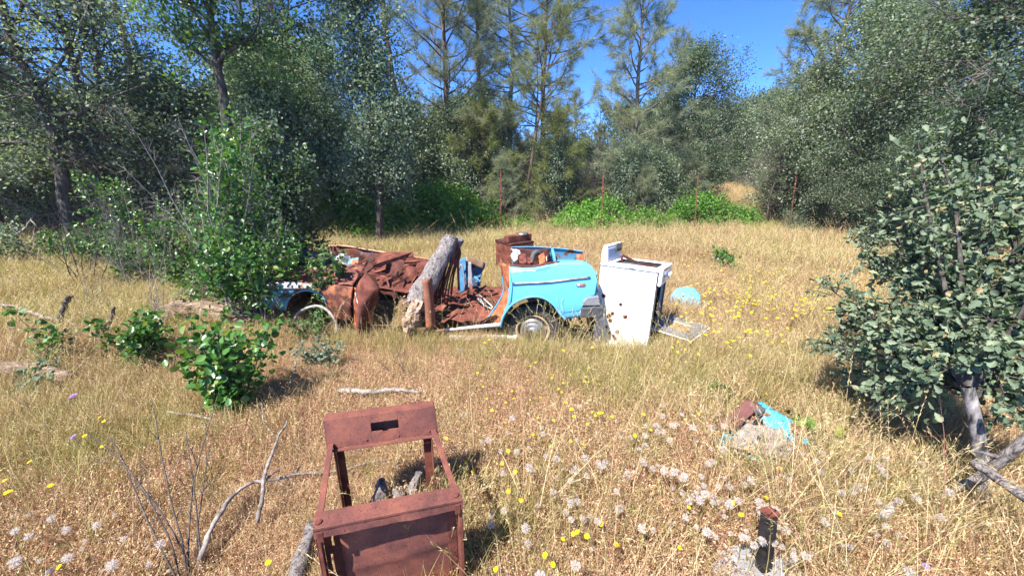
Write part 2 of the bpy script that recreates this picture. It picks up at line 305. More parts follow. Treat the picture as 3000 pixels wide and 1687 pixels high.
# ------------------------------------------------------------------ ground
def th(x, y):
    x = np.asarray(x, float); y = np.asarray(y, float)
    rise = np.clip(y - 12.5, 0, 30) * 0.045
    n = 0.025 * np.sin(x * 1.3 + 0.4) * np.cos(y * 1.1) + 0.018 * np.sin(x * 2.9 + y * 2.3) + 0.01 * np.sin(x * 6.1 - y * 5.2)
    return rise + n - 0.02
def make_ground():
    ys = np.concatenate([np.linspace(-3, 14, 171), np.linspace(14.5, 45, 50), [60, 100, 200, 400]])
    xs = np.concatenate([[-400, -120, -50, -32], np.linspace(-22, 22, 221), [32, 50, 120, 400]])
    X, Y = np.meshgrid(xs, ys, indexing='ij'); Z = th(X, Y); V = np.stack([X, Y, Z], -1).reshape(-1, 3)
    nv = len(ys); I = np.arange((len(xs) - 1) * nv).reshape(-1, nv)[:, :-1].ravel()
    Fq = np.stack([I, I + nv, I + nv + 1, I + 1], 1)
    m, n, l, b = newmat('thatch_soil')
    t = noisetex(n, l, 1.1, 8, 0.65); r = ramp(n, [(0.3, (0.17, 0.115, 0.065)), (0.5, (0.30, 0.205, 0.11)), (0.7, (0.42, 0.30, 0.175))]); l.new(t.outputs[0], r.inputs[0])
    f = noisetex(n, l, 60, 8, 0.8, dist=1.5); fr = ramp(n, [(0.32, (0.3, 0.27, 0.25)), (0.5, (0.85, 0.85, 0.85)), (0.7, (1.5, 1.45, 1.35))]); l.new(f.outputs[0], fr.inputs[0])
    mu = n.new('ShaderNodeMix'); mu.data_type = 'RGBA'; mu.blend_type = 'MULTIPLY'; mu.inputs[0].default_value = 1; l.new(r.outputs[0], mu.inputs[6]); l.new(fr.outputs[0], mu.inputs[7])
    l.new(mu.outputs[2], b.inputs['Base Color']); b.inputs['Roughness'].default_value = 1; b.inputs['Specular IOR Level'].default_value = 0.1
    bump(n, l, b, f.outputs[0], 0.9, 0.03)
    o = link('ground', raw_mesh('ground', V, [Fq], m, smooth=True)); o['kind'] = 'structure'
make_ground()

# ================================================================== foreground rusted stove
def rust_stove():
    FL, FR, BL, BR = gd(922, 1545, .52), gd(1350, 1460, .52), gd(961, 1300, .52), gd(1276, 1255, .52)
    ex = (FR - FL) / np.linalg.norm(FR - FL); ey = (BL - FL) + (BR - FR); ey /= np.linalg.norm(ey); ez = np.array([0, 0, 1.0])
    c0 = (FL + FR + BL + BR) / 4; root = thing('rusty_stove', (c0[0], c0[1], 0), 'rusted open stove frame with a pitted front panel and slotted back rail', 'stove')
    D = lambda o, x=0, y=0, z=0: np.asarray(o) + ex * x + ey * y + ez * z
    W = np.linalg.norm(FR - FL); zt = 0.52
    b = B(); G = np.zeros((25, 25, 3))                                  # recessed front sheet
    for i in range(25):
        for j in range(25):
            u, v = i / 24, j / 24; p = D(FL, .068 + u * (W - .086), .055, -.012 - .49 * (1 - v))
            G[i, j] = p - ey * (0.012 * math.sin(math.pi * u) * math.sin(math.pi * v) + 0.010 * mnoise.noise(Vector((u * 2.2, v * 2.6, 1))) + .006 * math.exp(-((v - .42 - .1 * u) / .03) ** 2))
    b.grid(G); b.build('front_panel', RUST_PIT, root, True, .004)
    b = B(); b.box(D(FL, -.006, -.012, -.008), ex * (W + .012), ey * .078, ez * .013)
    G2 = np.array([[D(FL, -.006 + (W + .012) * i / 16, -.0125 - .006 * mnoise.noise(Vector((i * .45, j, 3))) - .004 * j, -.008 - .028 * j - .003 * mnoise.noise(Vector((i * .6, 1, 2))) * j) for j in range(2)] for i in range(17)]); b.grid(G2); b.grid(G2 + ey * .004)
    for k in range(5): b.lathe(D(FL, W * (.08 + .21 * k), .03, .0051), ez, [(0, .005), (.002, .0045), (.003, .0004)], 10)
    b.build('front_rail', RUST_PIT, root, bevel=.004)
    for o, s in ((FL, 1), (FR, -1)):
        b = B()
        if s > 0:
            b.box(D(o, -.005, -.006, -.53), ex * .005, ey * .098, ez * .493); b.box(D(o, .0002, -.006, -.53), ex * .012, ey * .004, ez * .493)
            for a, c, x0, x1 in ((-.53, -.34, 0, .08), (-.3398, -.24, 0, .018), (-.3398, -.24, .026, .08), (-.2398, -.20, 0, .08), (-.1998, -.11, 0, .030), (-.1998, -.11, .038, .08), (-.1098, -.037, 0, .08)): b.box(D(o, .0002 + x0, .092, a), ex * (x1 - x0), ey * .004, ez * (c - a))
        else:
            b.box(D(o, -.012, -.004, -.53), ex * .016, ey * .058, ez * .496); b.box(D(o, -.05, .046, -.53), ex * .037, ey * .006, ez * .49)
        b.build('front_post', RUST, root, bevel=.003)
        b = B(); b.box(D(o, .004 if s > 0 else -.028, -.018, -.055), ex * .022, ey * .005, ez * .045); b.lathe(D(o, .012 if s > 0 else -.016, .015, .005), ez, [(0, .0), (.0, .013), (.006, .013), (.009, .007), (.009, 0)], 14)
        b.build('hinge_bracket', RUST, root, bevel=.002)
    for o, e, s in ((FL, BL, 1), (FR, BR, -1)):
        p = D(o, .012 * s, .066, -.004); q = D(e, .012 * s, .0, -.004)
        b = B(); b.bar(p, q, .024, .008); b.bar(p + ex * (-.011 * s) + ez * (-.016), q + ex * (-.011 * s) + ez * (-.016), .004, .024)
        b.build('side_rail', RUST_PIT, root, bevel=.002)
    eb = (BR - BL) / np.linalg.norm(BR - BL); Wb = np.linalg.norm(BR - BL); up = ez * .96 + ey * .28
    b = B(); O = BL - eb * .006 - ez * .03
    def pl(x0, x1, z0, z1): b.box(O + eb * x0 + up * z0, eb * (x1 - x0), ey * .0045, up * (z1 - z0))
    x0, x1, z0, z1, HH = .205, .335, .055, .098, .135; Wt = Wb + .012
    pl(0, x0, .0, HH); pl(x1, Wt, 0, HH); pl(x0, x1, z1, HH); pl(x0, x0 + .052, 0, z0); pl(x0 + .078, x1, 0, z0); pl(x0 + .052, x0 + .078, 0, z0 - .022)
    b.box(O + up * (HH + .0002), eb * Wt, ey * .055, up * .005); b.box(O - eb * .0046, eb * .0044, ey * .055, up * HH); b.box(O + eb * (Wt + .0002), eb * .0044, ey * .055, up * HH)
    b.box(O + up * (-.006), eb * Wt, -ey * .02, up * .0058)
    b.box(O + up * .004 + ey * .052 + eb * .004, eb * (Wt - .008), ey * .003, up * (HH - .005))
    for k in range(7): b.tube(smooth_path([O + eb * (Wt * .7 + .012 * k) + up * HH + ey * .05, O + eb * (Wt * .7 + .015 * k) + up * (HH + .008 + .006 * (k % 3)) + ey * .052, O + eb * (Wt * .72 + .016 * k) + up * (HH + .003) + ey * .06], 4), .0025, 4)
    for k in range(4): b.lathe(O + eb * (Wt * (.06 + .29 * k)) + up * .018 - ey * .0002, -ey, [(0, .006), (.003, .0055), (.0045, .003), (.0046, .0003)], 10)
    b.build('back_panel', RUST_PIT, root, bevel=.0018)
    for o, s in ((BL, 1), (BR, -1)):
        b = B()
        if s > 0:
            for a, c in ((-.53, -.24), (-.215, -.03)): b.box(D(o, .022, .03, a), ex * .004, -ey * .062, ez * (c - a))
            b.box(D(o, .022, .03, -.2399), ex * .004, -ey * .022, ez * .0248); b.box(D(o, .022, -.012, -.2399), ex * .004, -ey * .02, ez * .0248)
        else: b.box(D(o, -.026, .03, -.53), ex * .004, -ey * .05, ez * .50)
        b.box(D(o, .0265 if s > 0 else -.062, .0265, -.53), ex * .036, ey * .004, ez * .50)
        b.build('back_post', RUST, root, bevel=.0015)
rust_stove()

# ================================================================== the wrecked car
CO = np.array([0.23, 3.84]); CE = np.array([2.76, -0.34]); CE = CE / np.linalg.norm(CE); CN = np.array([-CE[1], CE[0]])
E3 = np.array([CE[0], CE[1], 0]); N3 = np.array([CN[0], CN[1], 0]); Z3 = np.array([0, 0, 1.0])
def SP(px, py, w=0.0):                        # point seen at a photo pixel, w metres in from the car's near side
    d = ray(px, py); n = CN; t = (np.dot(CO, n) + w) / np.dot(d[:2], n); return np.array([0, 0, CAMH]) + d * t
def SPs(L, w=0.0): return np.array([SP(p[0], p[1], p[2] if len(p) > 2 else w) for p in L])
def carcoord(x, y):
    dx, dy = x - CO[0], y - CO[1]; return dx * CE[0] + dy * CE[1], dx * CN[0] + dy * CN[1]

def wrecked_car():
    root = thing('wrecked_car', (*(CO - CE * 1.2 + CN * .7), 0), 'crushed rusting car with a sky-blue rear quarter and rusted front half', 'wrecked car')
    belly = lambda p, u, v: p - N3 * (0.075 * max(0, 1 - ((p[2] - .52) / .42) ** 2) + .006 * mnoise.noise(Vector((p[0] * 4, p[2] * 5, 2))))
    # --- near rear quarter
    Lo = [(1468, 955), (1477, 921), (1499, 888), (1532, 868), (1569, 861), (1599, 868), (1623, 886), (1638, 908), (1656, 929), (1698, 923), (1702, 890), (1712, 868), (1741, 858)]
    Up = [(1500, 872), (1504, 830), (1493, 779), (1530, 782), (1570, 781), (1605, 774), (1640, 768), (1665, 766), (1690, 766), (1715, 767), (1731, 777), (1743, 792), (1748, 818)]
    b = B(); b.ruled(SPs(Lo), SPs(Up), 72, 18, belly); quarter = b.build('rear_quarter_panel', BLUE, root, True, .012)
    arch = smooth_path([belly(p, 0, 0) for p in SPs(Lo[:9])], 40)
    b = B(); b.tube(arch - N3 * .010, .013, 8); b.build('arch_lip', BLUE, quarter, True)
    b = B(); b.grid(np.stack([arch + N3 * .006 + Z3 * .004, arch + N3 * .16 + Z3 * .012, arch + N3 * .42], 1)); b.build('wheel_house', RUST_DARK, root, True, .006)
    b = B(); tr = smooth_path([belly(p, 0, 0) - N3 * .008 for p in SPs([(1504, 826), (1560, 824), (1620, 820), (1680, 813), (1728, 809)])], 20)
    b.tube(tr, .0095, 8); b.tube(tr + Z3 * .011 - N3 * .004, .0045, 6); b.build('trim_strip', STEEL, quarter, True)
    b = B(); g = [belly(p, 0, 0) - N3 * .004 for p in SPs([(1686, 828), (1694, 825), (1703, 827), (1712, 824), (1715, 828), (1711, 832), (1699, 833), (1690, 832)])]; b.prism(g, -N3 * .006)
    b.mi = 1; g = [belly(p, 0, 0) - N3 * .0105 for p in SPs([(1689, 827), (1697, 825.5), (1698, 831), (1691, 831)])]; b.prism(g, -N3 * .003)
    b.build('badge_scar', [RUST_ORANGE, WHITE_WORN], quarter)
    seam = smooth_path([belly(p, 0, 0) - N3 * .001 for p in SPs([(1650, 909), (1672, 906), (1698, 902)])], 8); b = B(); b.tube(seam, .0025, 5); b.build('panel_seam', BLUE_DARK, quarter)
    b = B(); b.ruled(SPs([(1500, 784), (1540, 787), (1580, 786), (1612, 779), (1640, 771)]), SPs([(1497, 796), (1540, 793), (1580, 790), (1612, 782), (1640, 772.5)]), 24, 4, lambda p, u, v: belly(p, u, v) - N3 * .0035 + Z3 * .012 * v * mnoise.noise(Vector((u * 11, 3, 1)))); b.build('chalky_edge', M_paint('chalky_paint', (.36, .50, .66), (.12, .43, .68), .46, .56, 9, None, .8), quarter, True)
    b = B(); rim = SPs([(1490, 778), (1530, 780), (1570, 780), (1605, 772), (1640, 766)]) + N3 * .015
    b.ruled(rim, SPs([(1497, 774, .10), (1530, 777, .12), (1570, 776, .12), (1605, 768, .10), (1640, 764, .06)]), 30, 4, lambda p, u, v: p + Z3 * .008 * mnoise.noise(Vector((u * 14, v * 3, 2)))); b.build('torn_edge', RUST, quarter, True, .005)
    # --- door jamb and sill
    A = [(1470, 771, .10), (1474, 809, .11), (1478, 850, .13), (1466, 880, .14), (1450, 905, .15), (1430, 933, .15), (1413, 950, .14)]
    C = [(1492, 778, .0), (1497, 820, -.03), (1503, 866, -.04), (1493, 893, -.03), (1478, 925, -.01), (1470, 942, 0), (1467, 953, 0)]
    b = B(); b.ruled(SPs(A), SPs(C), 30, 8, lambda p, u, v: p + E3 * (-.025 * math.sin(math.pi * v)) + N3 * .03 * math.sin(math.pi * v)); jamb = b.build('door_jamb', RUST_ORANGE, root, True, .006)
    b = B(); b.tube(smooth_path(SPs(A) - E3 * .008, 26), .011, 7); b.build('jamb_flange', BLUE_WORN, jamb, True)
    b = B(); b.ruled(SPs([(1250, 973, .02), (1330, 967, .01), (1400, 961, 0), (1467, 957, 0)]), SPs([(1250, 968, .03), (1330, 960, .02), (1400, 952, .01), (1467, 946, .0)]), 20, 3); b.build('sill_strip', WHITE_WORN, root, True, .02)
    # --- floor pan
    b = B(); b.patch(SP(1240, 945, .06), SP(1466, 938, .05), SP(1470, 838, 1.25), SP(1260, 850, 1.25), 34, 24, .06, 5, 3, 0, .02); b.build('floor_pan', RUST, root, True, .006)
    b = B()
    for k in range(48):
        p = SP(1275 + random.random() * 180, 860 + random.random() * 70, .25 + random.random() * .7); q = p + np.array([random.uniform(-.3, .3), random.uniform(-.2, .2), random.uniform(-.02, .06)])
        b.bar(p + Z3 * .02, q + Z3 * .03, random.uniform(.015, .05), .008)
    b.build('broken_floor_ribs', [RUST], root)
    b = B(); b.tube(smooth_path([SP(1398, 868, .5), SP(1404, 864, .5), SP(1425, 882, .42), SP(1444, 901, .36), SP(1434, 902, .36), SP(1412, 888, .44), SP(1399, 872, .5)], 30), .013, 8); b.tube(smooth_path([SP(1406, 872, .47), SP(1416, 890, .4), SP(1420, 899, .38)], 8), .011, 7); b.build('seat_tube', STEEL, root, True)
    # --- rear body interior, far side
    b = B(); b.ruled(SPs([(1500, 800, 1.40), (1560, 800, 1.40), (1612, 800, 1.40), (1660, 805, 1.40), (1714, 806, 1.38)]), SPs([(1497, 725, 1.42), (1555, 724, 1.42), (1614, 727, 1.42), (1660, 731, 1.42), (1706, 738, 1.40)]), 26, 10, lambda p, u, v: p + N3 * .04 * math.sin(math.pi * v)); far = b.build('far_quarter_panel', BLUE_WORN, root, True, .012)
    b = B(); b.patch(SP(1499, 803, 1.33), SP(1610, 803, 1.33), SP(1610, 729, 1.36), SP(1500, 728, 1.36), 14, 8, .03, 5, 17); b.build('rusty_inner_skin', RUST_DARK, far, True, .004)
    b = B(); b.tube(smooth_path(SPs([(1497, 724, 1.41), (1555, 723, 1.41), (1614, 726, 1.41), (1660, 730, 1.41), (1708, 737, 1.39)]), 30), .007, 6); b.build('top_flange', BLUE_WORN, far, True)
    b = B(); b.patch(SP(1626, 762, 1.3), SP(1706, 764, 1.3), SP(1712, 768, .8), SP(1632, 768, .8), 12, 4, .01, 5, 4); b.build('trunk_ledge', BLUE, root, True, .008)
    b = B(); b.patch(SP(1690, 745, 1.36), SP(1711, 745, 1.33), SP(1712, 768, 1.3), SP(1690, 768, 1.3), 6, 6, .012, 9, 7); b.build('tail_corner', RUST_ORANGE, root, True, .008)
    b = B(); b.ruled(SPs([(1614, 729, 1.38), (1618, 746, 1.2), (1625, 768, .7), (1640, 800, .1)]), SPs([(1621, 727, 1.38), (1626, 745, 1.2), (1630, 768, .7), (1652, 800, .1)]), 18, 5); b.build('bulkhead_post', BLUE_WORN, root, True, .02)
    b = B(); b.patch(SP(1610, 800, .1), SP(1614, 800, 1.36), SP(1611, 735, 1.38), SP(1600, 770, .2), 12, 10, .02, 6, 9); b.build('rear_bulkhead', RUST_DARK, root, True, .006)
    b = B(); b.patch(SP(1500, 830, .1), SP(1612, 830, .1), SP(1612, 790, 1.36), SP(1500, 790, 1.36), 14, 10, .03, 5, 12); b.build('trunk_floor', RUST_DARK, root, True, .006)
    b = B(); b.tube(smooth_path([SP(1556, 772, .8), SP(1558, 760, .85), SP(1562, 748, .95), SP(1570, 740, 1.05), SP(1580, 741, 1.1)], 16), [.03] * 9 + [.036] * 7, 12); b.build('filler_pipe', STEEL, root, True)
    for k, (p, q, wd) in enumerate([((1525, 772, .5), (1532, 744, .7), .07), ((1540, 770, .45), (1536, 752, .6), .03), ((1548, 772, .5), (1552, 755, .7), .05), ((1590, 772, .6), (1586, 745, .9), .08)]):
        b = B(); b.bar(SP(*p), SP(*q), wd, .012, N3); b.build('inner_brace', RUST_ORANGE if k == 3 else RUST, root)
    b = B(); b.patch(SP(1588, 770, .7), SP(1606, 768, .7), SP(1604, 748, .95), SP(1590, 748, .95), 6, 6, .02, 9, 21); b.build('wheel_tower', WHITE_WORN, root, True, .01)
    b = B(); b.patch(SP(1503, 774, .35), SP(1516, 770, .4), SP(1522, 730, 1.1), SP(1500, 733, 1.1), 12, 16, .10, 5, 22, 0, .06); b.build('torn_lining', CLOTH, root, True, .006)
    # --- tail and bumper
    b = B(); b.patch(SP(1746, 800, .0), SP(1748, 858, .0), SP(1748, 858, .0) + N3 * 1.35, SP(1716, 762, 1.35), 10, 16, .015, 4, 30); b.build('tail_panel', BLUE_WORN, root, True, .01)
    up = [(1703, 889), (1706, 878), (1712, 868), (1722, 863), (1741, 860), (1752, 862), (1756, 888)]
    lo = [(1699, 922), (1700, 893), (1757, 890), (1766, 895), (1764, 917), (1748, 922)]
    b = B(); b.prism(SPs(up) - N3 * .09, N3 * 1.5); bumper = b.build('bumper', GREYPL, root, bevel=.012)
    b = B(); b.prism(SPs(lo) - N3 * .095, N3 * 1.52); b.build('bumper_skirt', BLACKPL, bumper, bevel=.012)
    # --- rear wheel
    wc = SP(1562, 964, .09)
    Rt = .302; b = B(); prof = [(-.02, .17), (-.05, .19), (-.075, .225), (-.078, .262), (-.06, .284), (-.03, Rt), (.06, Rt), (.09, .284), (.10, .25), (.09, .19), (.05, .16)]
    wheel = None; b.lathe(wc, N3, prof, 48); wheel = b.build('wheel', RUBBER, root, True)
    b = B(); b.lathe(wc, N3, [(.0, .02), (-.012, .17), (-.048, .186), (-.062, .190), (-.060, .172), (-.045, .160), (-.03, .155), (.03, .15)], 48); b.build('rim', M_noise('tan_rim', [(.3, (.30, .2, .12)), (.7, (.52, .42, .30))], 20, .6, .3, .003), wheel, True)
    b = B(); b.lathe(wc, N3, [(-.046, .142), (-.062, .134), (-.07, .118), (-.064, .105), (-.074, .092), (-.085, .07), (-.083, .055), (-.092, .048), (-.10, .03), (-.101, .0)], 48); b.build('hubcap', CHROME, wheel, True)
    # --- front half
    L1 = [(778, 900), (806, 910), (839, 908), (845, 882), (861, 863), (882, 852), (899, 849), (922, 852)]; U1 = [(772, 832), (790, 827), (815, 825), (835, 825), (860, 827), (885, 828), (905, 829), (925, 830)]
    L2 = [(922, 852), (940, 858), (955, 876), (965, 907), (985, 937), (1034, 942)]; U2 = [(925, 830), (942, 831), (960, 832), (985, 834), (1010, 837), (1034, 840)]
    fl = lambda p, u, v: p - N3 * (.05 * math.sin(math.pi * min(1, v * .9 + .1))) + N3 * .012 * mnoise.noise(Vector((u * 6, v * 5, 4)))
    b = B(); b.ruled(SPs(L1), SPs(U1), 40, 10, fl); fender = b.build('front_fender', M_paint('worn_teal_paint', (.085, .25, .35), (.17, .06, .04), .50, .57, 6, (.4, .42, .42), .7), root, True, .01)
    b = B(); b.ruled(SPs([(790, 838), (830, 842), (870, 842), (925, 843)]) - N3 * .062, SPs([(775, 829), (830, 824), (870, 826), (925, 829)]) - N3 * .02, 24, 4, lambda p, u, v: p - N3 * .012 * math.sin(math.pi * v)); b.build('white_band', M_paint('dull_white_paint', (.40, .39, .38), (.22, .10, .06), .46, .56, 7, (.2, .18, .16), .7), fender, True, .006)  # white base toned down to grey, with brown patches
    b = B(); b.ruled(SPs(L2), SPs(U2), 30, 10, fl); b.build('fender_rear', M_paint('peeling_orange', (.34, .115, .05), (.13, .043, .03), .40, .50, 5, (.5, .42, .36), .8), root, True, .01)
    fa = smooth_path(SPs(L1[2:] + L2[1:4]), 30); b = B(); b.tube(fa - N3 * .02, .012, 7); b.build('fender_lip', BLUE_WORN, fender, True)
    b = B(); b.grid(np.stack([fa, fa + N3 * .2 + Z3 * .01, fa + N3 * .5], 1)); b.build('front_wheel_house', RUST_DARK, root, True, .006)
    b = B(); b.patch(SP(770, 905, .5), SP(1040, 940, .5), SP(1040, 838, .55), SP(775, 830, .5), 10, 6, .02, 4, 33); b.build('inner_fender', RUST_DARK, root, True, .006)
    b = B(); b.patch(SP(770, 832, -.02), SP(778, 902, -.02), SP(778, 902, -.02) + N3 * 1.35, SP(770, 832, -.02) + N3 * 1.35, 8, 12, .03, 4, 35); nose = b.build('nose_panel', WHITE_WORN, root, True, .01)
    b = B(); hl = SP(738, 822, .25); b.lathe(hl, -E3 + N3 * -.3, [(-.1, .05), (-.02, .085), (.02, .088), (.03, .075), (.02, .06), (.01, 0)], 20); b.build('headlight_bucket', M_paint('pink_primer', (.52, .30, .24), (.2, .08, .05), .5, .6, 9), root, True)
    b = B(); b.prism(SPs([(690, 838, .1), (728, 842, .1), (728, 864, .1), (700, 862, .1)]), N3 * 1.2); b.build('front_bumper', M_plain('pale_bumper', (.42, .42, .46), .5), root, bevel=.01)
    hs = dict(crease=.03)
    b = B(); b.patch(SP(800, 826, .02), SP(1036, 838, .03), SP(1075, 772, .95), SP(820, 775, .95), 34, 22, .05, 3.2, 41, .03, .02); b.build('hood', M_paint('rusted_hood', (.19, .062, .046), (.46, .20, .11), .57, .66, 5, (.3, .12, .08), .8), root, True, .006)
    b = B(); b.ruled(SPs([(960, 790, 1.38), (1040, 800, 1.4), (1100, 815, 1.4), (1180, 850, 1.4), (1275, 860, 1.38)]), SPs([(965, 722, 1.42), (1010, 722, 1.42), (1080, 733, 1.42), (1150, 745, 1.42), (1275, 764, 1.40)]), 30, 10, lambda p, u, v: p + N3 * .05 * mnoise.noise(Vector((u * 7, v * 3, 8)))); fs = b.build('far_side_panel', M_paint('rust_over_blue', (.07, .34, .55), (.20, .07, .045), .36, .42, 2.2), root, True, .01)
    b = B(); b.tube(smooth_path(SPs([(962, 721, 1.41), (1010, 721, 1.41), (1080, 732, 1.41), (1150, 744, 1.41), (1275, 763, 1.39)]), 26), .016, 7, wob=.3); b.build('panel_edge', M_paint('orange_edge', (.46, .22, .12), (.22, .08, .05), .5, .6, 8), fs, True)
    for k, (a, c, d, e, mt, am) in enumerate([
        ((1075, 800, .45), (1105, 808, .5), (1240, 762, 1.2), (1165, 738, 1.05), RUST, .05),
        ((1090, 770, .9), (1180, 752, .95), (1205, 742, 1.2), (1120, 738, 1.25), RUST, .04),
        ((1180, 760, .8), (1212, 748, .85), (1210, 736, .95), (1192, 742, .95), RUST, .02),
        ((1096, 800, .5), (1128, 790, .55), (1136, 752, .8), (1108, 760, .75), RUST, .02),
        ((1140, 812, .35), (1172, 806, .4), (1186, 762, .6), (1150, 770, .55), RUST_DARK, .02),
        ((1176, 826, .25), (1206, 836, .3), (1222, 786, .5), (1192, 778, .45), RUST, .02),
        ((1210, 800, .55), (1240, 812, .6), (1262, 770, .9), (1225, 762, .85), RUST, .02),
        ((1190, 850, .75), (1270, 860, .7), (1268, 762, 1.2), (1195, 772, 1.15), RUST_ORANGE, .10),
        ((1160, 830, .55), (1215, 842, .5), (1235, 790, .9), (1150, 800, .9), RUST, .07),
        ((1108, 846, -.06), (1205, 856, .02), (1218, 802, .75), (1100, 800, .65), RUST, .05),
        ((960, 900, 1.30), (1250, 890, 1.30), (1250, 800, 1.34), (960, 800, 1.34), RUST_DARK, .04),  # dark sheet added so the cavity behind reads black, shade put into its colour
        ((1112, 850, -.04), (1150, 856, -.02), (1160, 822, .35), (1112, 815, .3), RUST, .03),
        ((1060, 770, .85), (1092, 756, .9), (1090, 738, 1.1), (1075, 752, 1.0), RUST_DARK, .03)]):
        b = B(); b.patch(SP(*a), SP(*c), SP(*d), SP(*e), 6, 4, am * .6, 3.0, 50 + k, .01, am * .5); b.build('crumpled_sheet', mt, root, False, .006)
    for k, (p, q, wd) in enumerate([((1066, 800, .1), (1090, 782, .3), .05), ((1090, 782, .3), (1205, 744, .9), .045), ((1112, 838, .05), (1200, 790, .6), .03), ((1140, 828, .2), (1152, 800, .45), .035), ((1112, 800, .3), (1160, 812, .35), .03), ((1170, 818, .3), (1210, 795, .6), .035), ((1082, 805, .02), (1112, 848, -.06), .022), ((1170, 848, .3), (1240, 860, .3), .03), ((1210, 845, .5), (1262, 800, .7), .03), ((1118, 822, .1), (1160, 786, .4), .02), ((1150, 838, .1), (1196, 812, .3), .03), ((1130, 808, .2), (1140, 842, .02), .025), ((1184, 812, .3), (1178, 848, .1), .02), ((1098, 790, .3), (1150, 758, .7), .03), ((1160, 772, .6), (1230, 768, .8), .025), ((1205, 830, .2), (1232, 790, .6), .02), ((1112, 850, -.08), (1128, 812, .2), .025)]):
        b = B(); b.bar(SP(*p), SP(*q), wd, wd * .35, N3); b.build('bent_bar', RUST if k % 2 else RUST_DARK, root, bevel=.004)
    # big folded hinge pillar
    Lp = [(1072, 797, 0), (1052, 822, -.06), (1041, 850, -.08), (1039, 900, -.10), (1042, 950, -.12), (1050, 985, -.12), (1057, 1009, -.12)]
    Rp = [(1075, 797, 0), (1096, 824, -.10), (1110, 846, -.14), (1082, 878, -.15), (1067, 920, -.15), (1063, 965, -.14), (1061, 1010, -.13)]
    b = B(); b.ruled(SPs(Lp), SPs(Rp), 36, 8, lambda p, u, v: p - N3 * .05 * math.sin(math.pi * v) + N3 * .012 * mnoise.noise(Vector((u * 5, v * 3, 3)))); pil = b.build('hinge_pillar', RUST, root, True, .008)
    b = B(); b.ruled(SPs(Rp[2:6]), SPs([(1112, 850, .10), (1104, 895, .08), (1092, 940, .05), (1078, 985, .0)]), 20, 6, lambda p, u, v: p + E3 * .02 * mnoise.noise(Vector((u * 6, v * 4, 6)))); b.build('pillar_inner_face', RUST, pil, True, .006)
    b = B(); b.patch(SP(1078, 905, -.05), SP(1096, 905, -.02), SP(1094, 940, -.02), SP(1076, 945, -.05), 6, 6, .02, 9, 71); b.build('hinge_box', RUST_ORANGE, pil, True, .02)
    b = B(); b.tube(smooth_path(SPs([(1041, 858, -.11), (1046, 880, -.13), (1052, 895, -.15), (1060, 908, -.165)]), 12), .007, 6); b.build('weather_strip', WHITE_WORN, pil, True)
    b = B(); b.patch(SP(1034, 842, .02), SP(1034, 945, .02), SP(1052, 990, -.06), SP(1044, 850, -.04), 10, 5, .02, 6, 73); b.build('cowl_side', RUST_ORANGE, root, True, .006)
    # centre post and hanging springs
    b = B(); P0, P1 = SP(1236, 819, -.16), SP(1248, 965, -.20); P0b, P1b = SP(1257, 818, -.14), SP(1270, 962, -.18)
    b.ruled([P0, (P0 + P1) / 2 + E3 * .006, P1], [P0b, (P0b + P1b) / 2 + E3 * .012, P1b], 14, 4, lambda p, u, v: p - N3 * .02 * math.sin(math.pi * v)); b.ruled([P0b, P1b], [P0b + N3 * .09, P1b + N3 * .09], 10, 3); b.build('centre_post', M_paint('rust_brown', (.20, .075, .045), (.36, .14, .07), .5, .58, 7, None, .8), root, True, .006)
    b = B()
    for k in range(8):
        o = k * 7.5 - 24; ww = .42 + .035 * (k % 4); h = random.uniform(-6, 6)
        b.tube(smooth_path(SPs([(1334 + o * .4, 707 + abs(o) * .6, ww + .1), (1322 + o * .9, 745 + h, ww), (1309 + o * .8, 790 + h, ww - .02), (1296 + o, 835, ww - .06), (1283 + o * 1.3, 884 + h, ww - .1)]), 18), random.uniform(.009, .014), 6, wob=.25, seed=k)
    b.tube(smooth_path(SPs([(1326, 730, .5), (1330, 708, .55), (1338, 706, .56), (1344, 730, .55), (1342, 790, .5), (1345, 850, .5)]), 18), .014, 6)
    b.bar(SP(1284, 884, .36), SP(1322, 770, .5), .035, .006, N3)
    b.build('seat_springs', RUST, root, True)
    # standing crumpled far door
    b = B(); b.patch(SP(1347, 860, .95), SP(1364, 852, .92), SP(1366, 752, 1.08), SP(1345, 760, 1.1), 6, 14, .02, 6, 81); b.patch(SP(1364, 852, .92), SP(1408, 836, 1.12), SP(1418, 769, 1.16), SP(1366, 752, 1.08), 14, 14, .05, 5, 82, -.05); door = b.build('crumpled_door', BLUE_DARK, root, True, .012)
    b = B(); b.patch(SP(1366, 766, 1.03), SP(1418, 788, 1.12), SP(1418, 768, 1.15), SP(1366, 750, 1.07), 12, 4, .012, 7, 83); b.build('door_top_rail', M_paint('brown_edge', (.22, .13, .075), (.12, .05, .03), .5, .6, 8), door, True, .012)
    b = B(); b.patch(SP(1371, 842, .90), SP(1385, 840, .90), SP(1380, 768, 1.0), SP(1371, 766, 1.0), 4, 12, .015, 6, 84); b.tube(smooth_path(SPs([(1344, 790, .95), (1352, 775, .95), (1358, 800, .93), (1362, 850, .9)]), 12), .012, 6); b.build('door_rail', GREYPL, door, True, .01)
    b = B(); b.tube(smooth_path(SPs([(1390, 812, 1.0), (1400, 818, 1.0), (1408, 828, 1.0)]), 6), .012, 7); b.build('door_pull', BLUE_WORN, door, True)
    # crumpled cloth and dirt on the cowl
    b = B(); b.patch(SP(968, 778, .75), SP(1028, 776, .72), SP(1032, 752, 1.1), (SP(968, 752, 1.1)), 20, 14, .11, 6, 91, 0, .06); b.build('torn_headliner', CLOTH, root, True, .005)
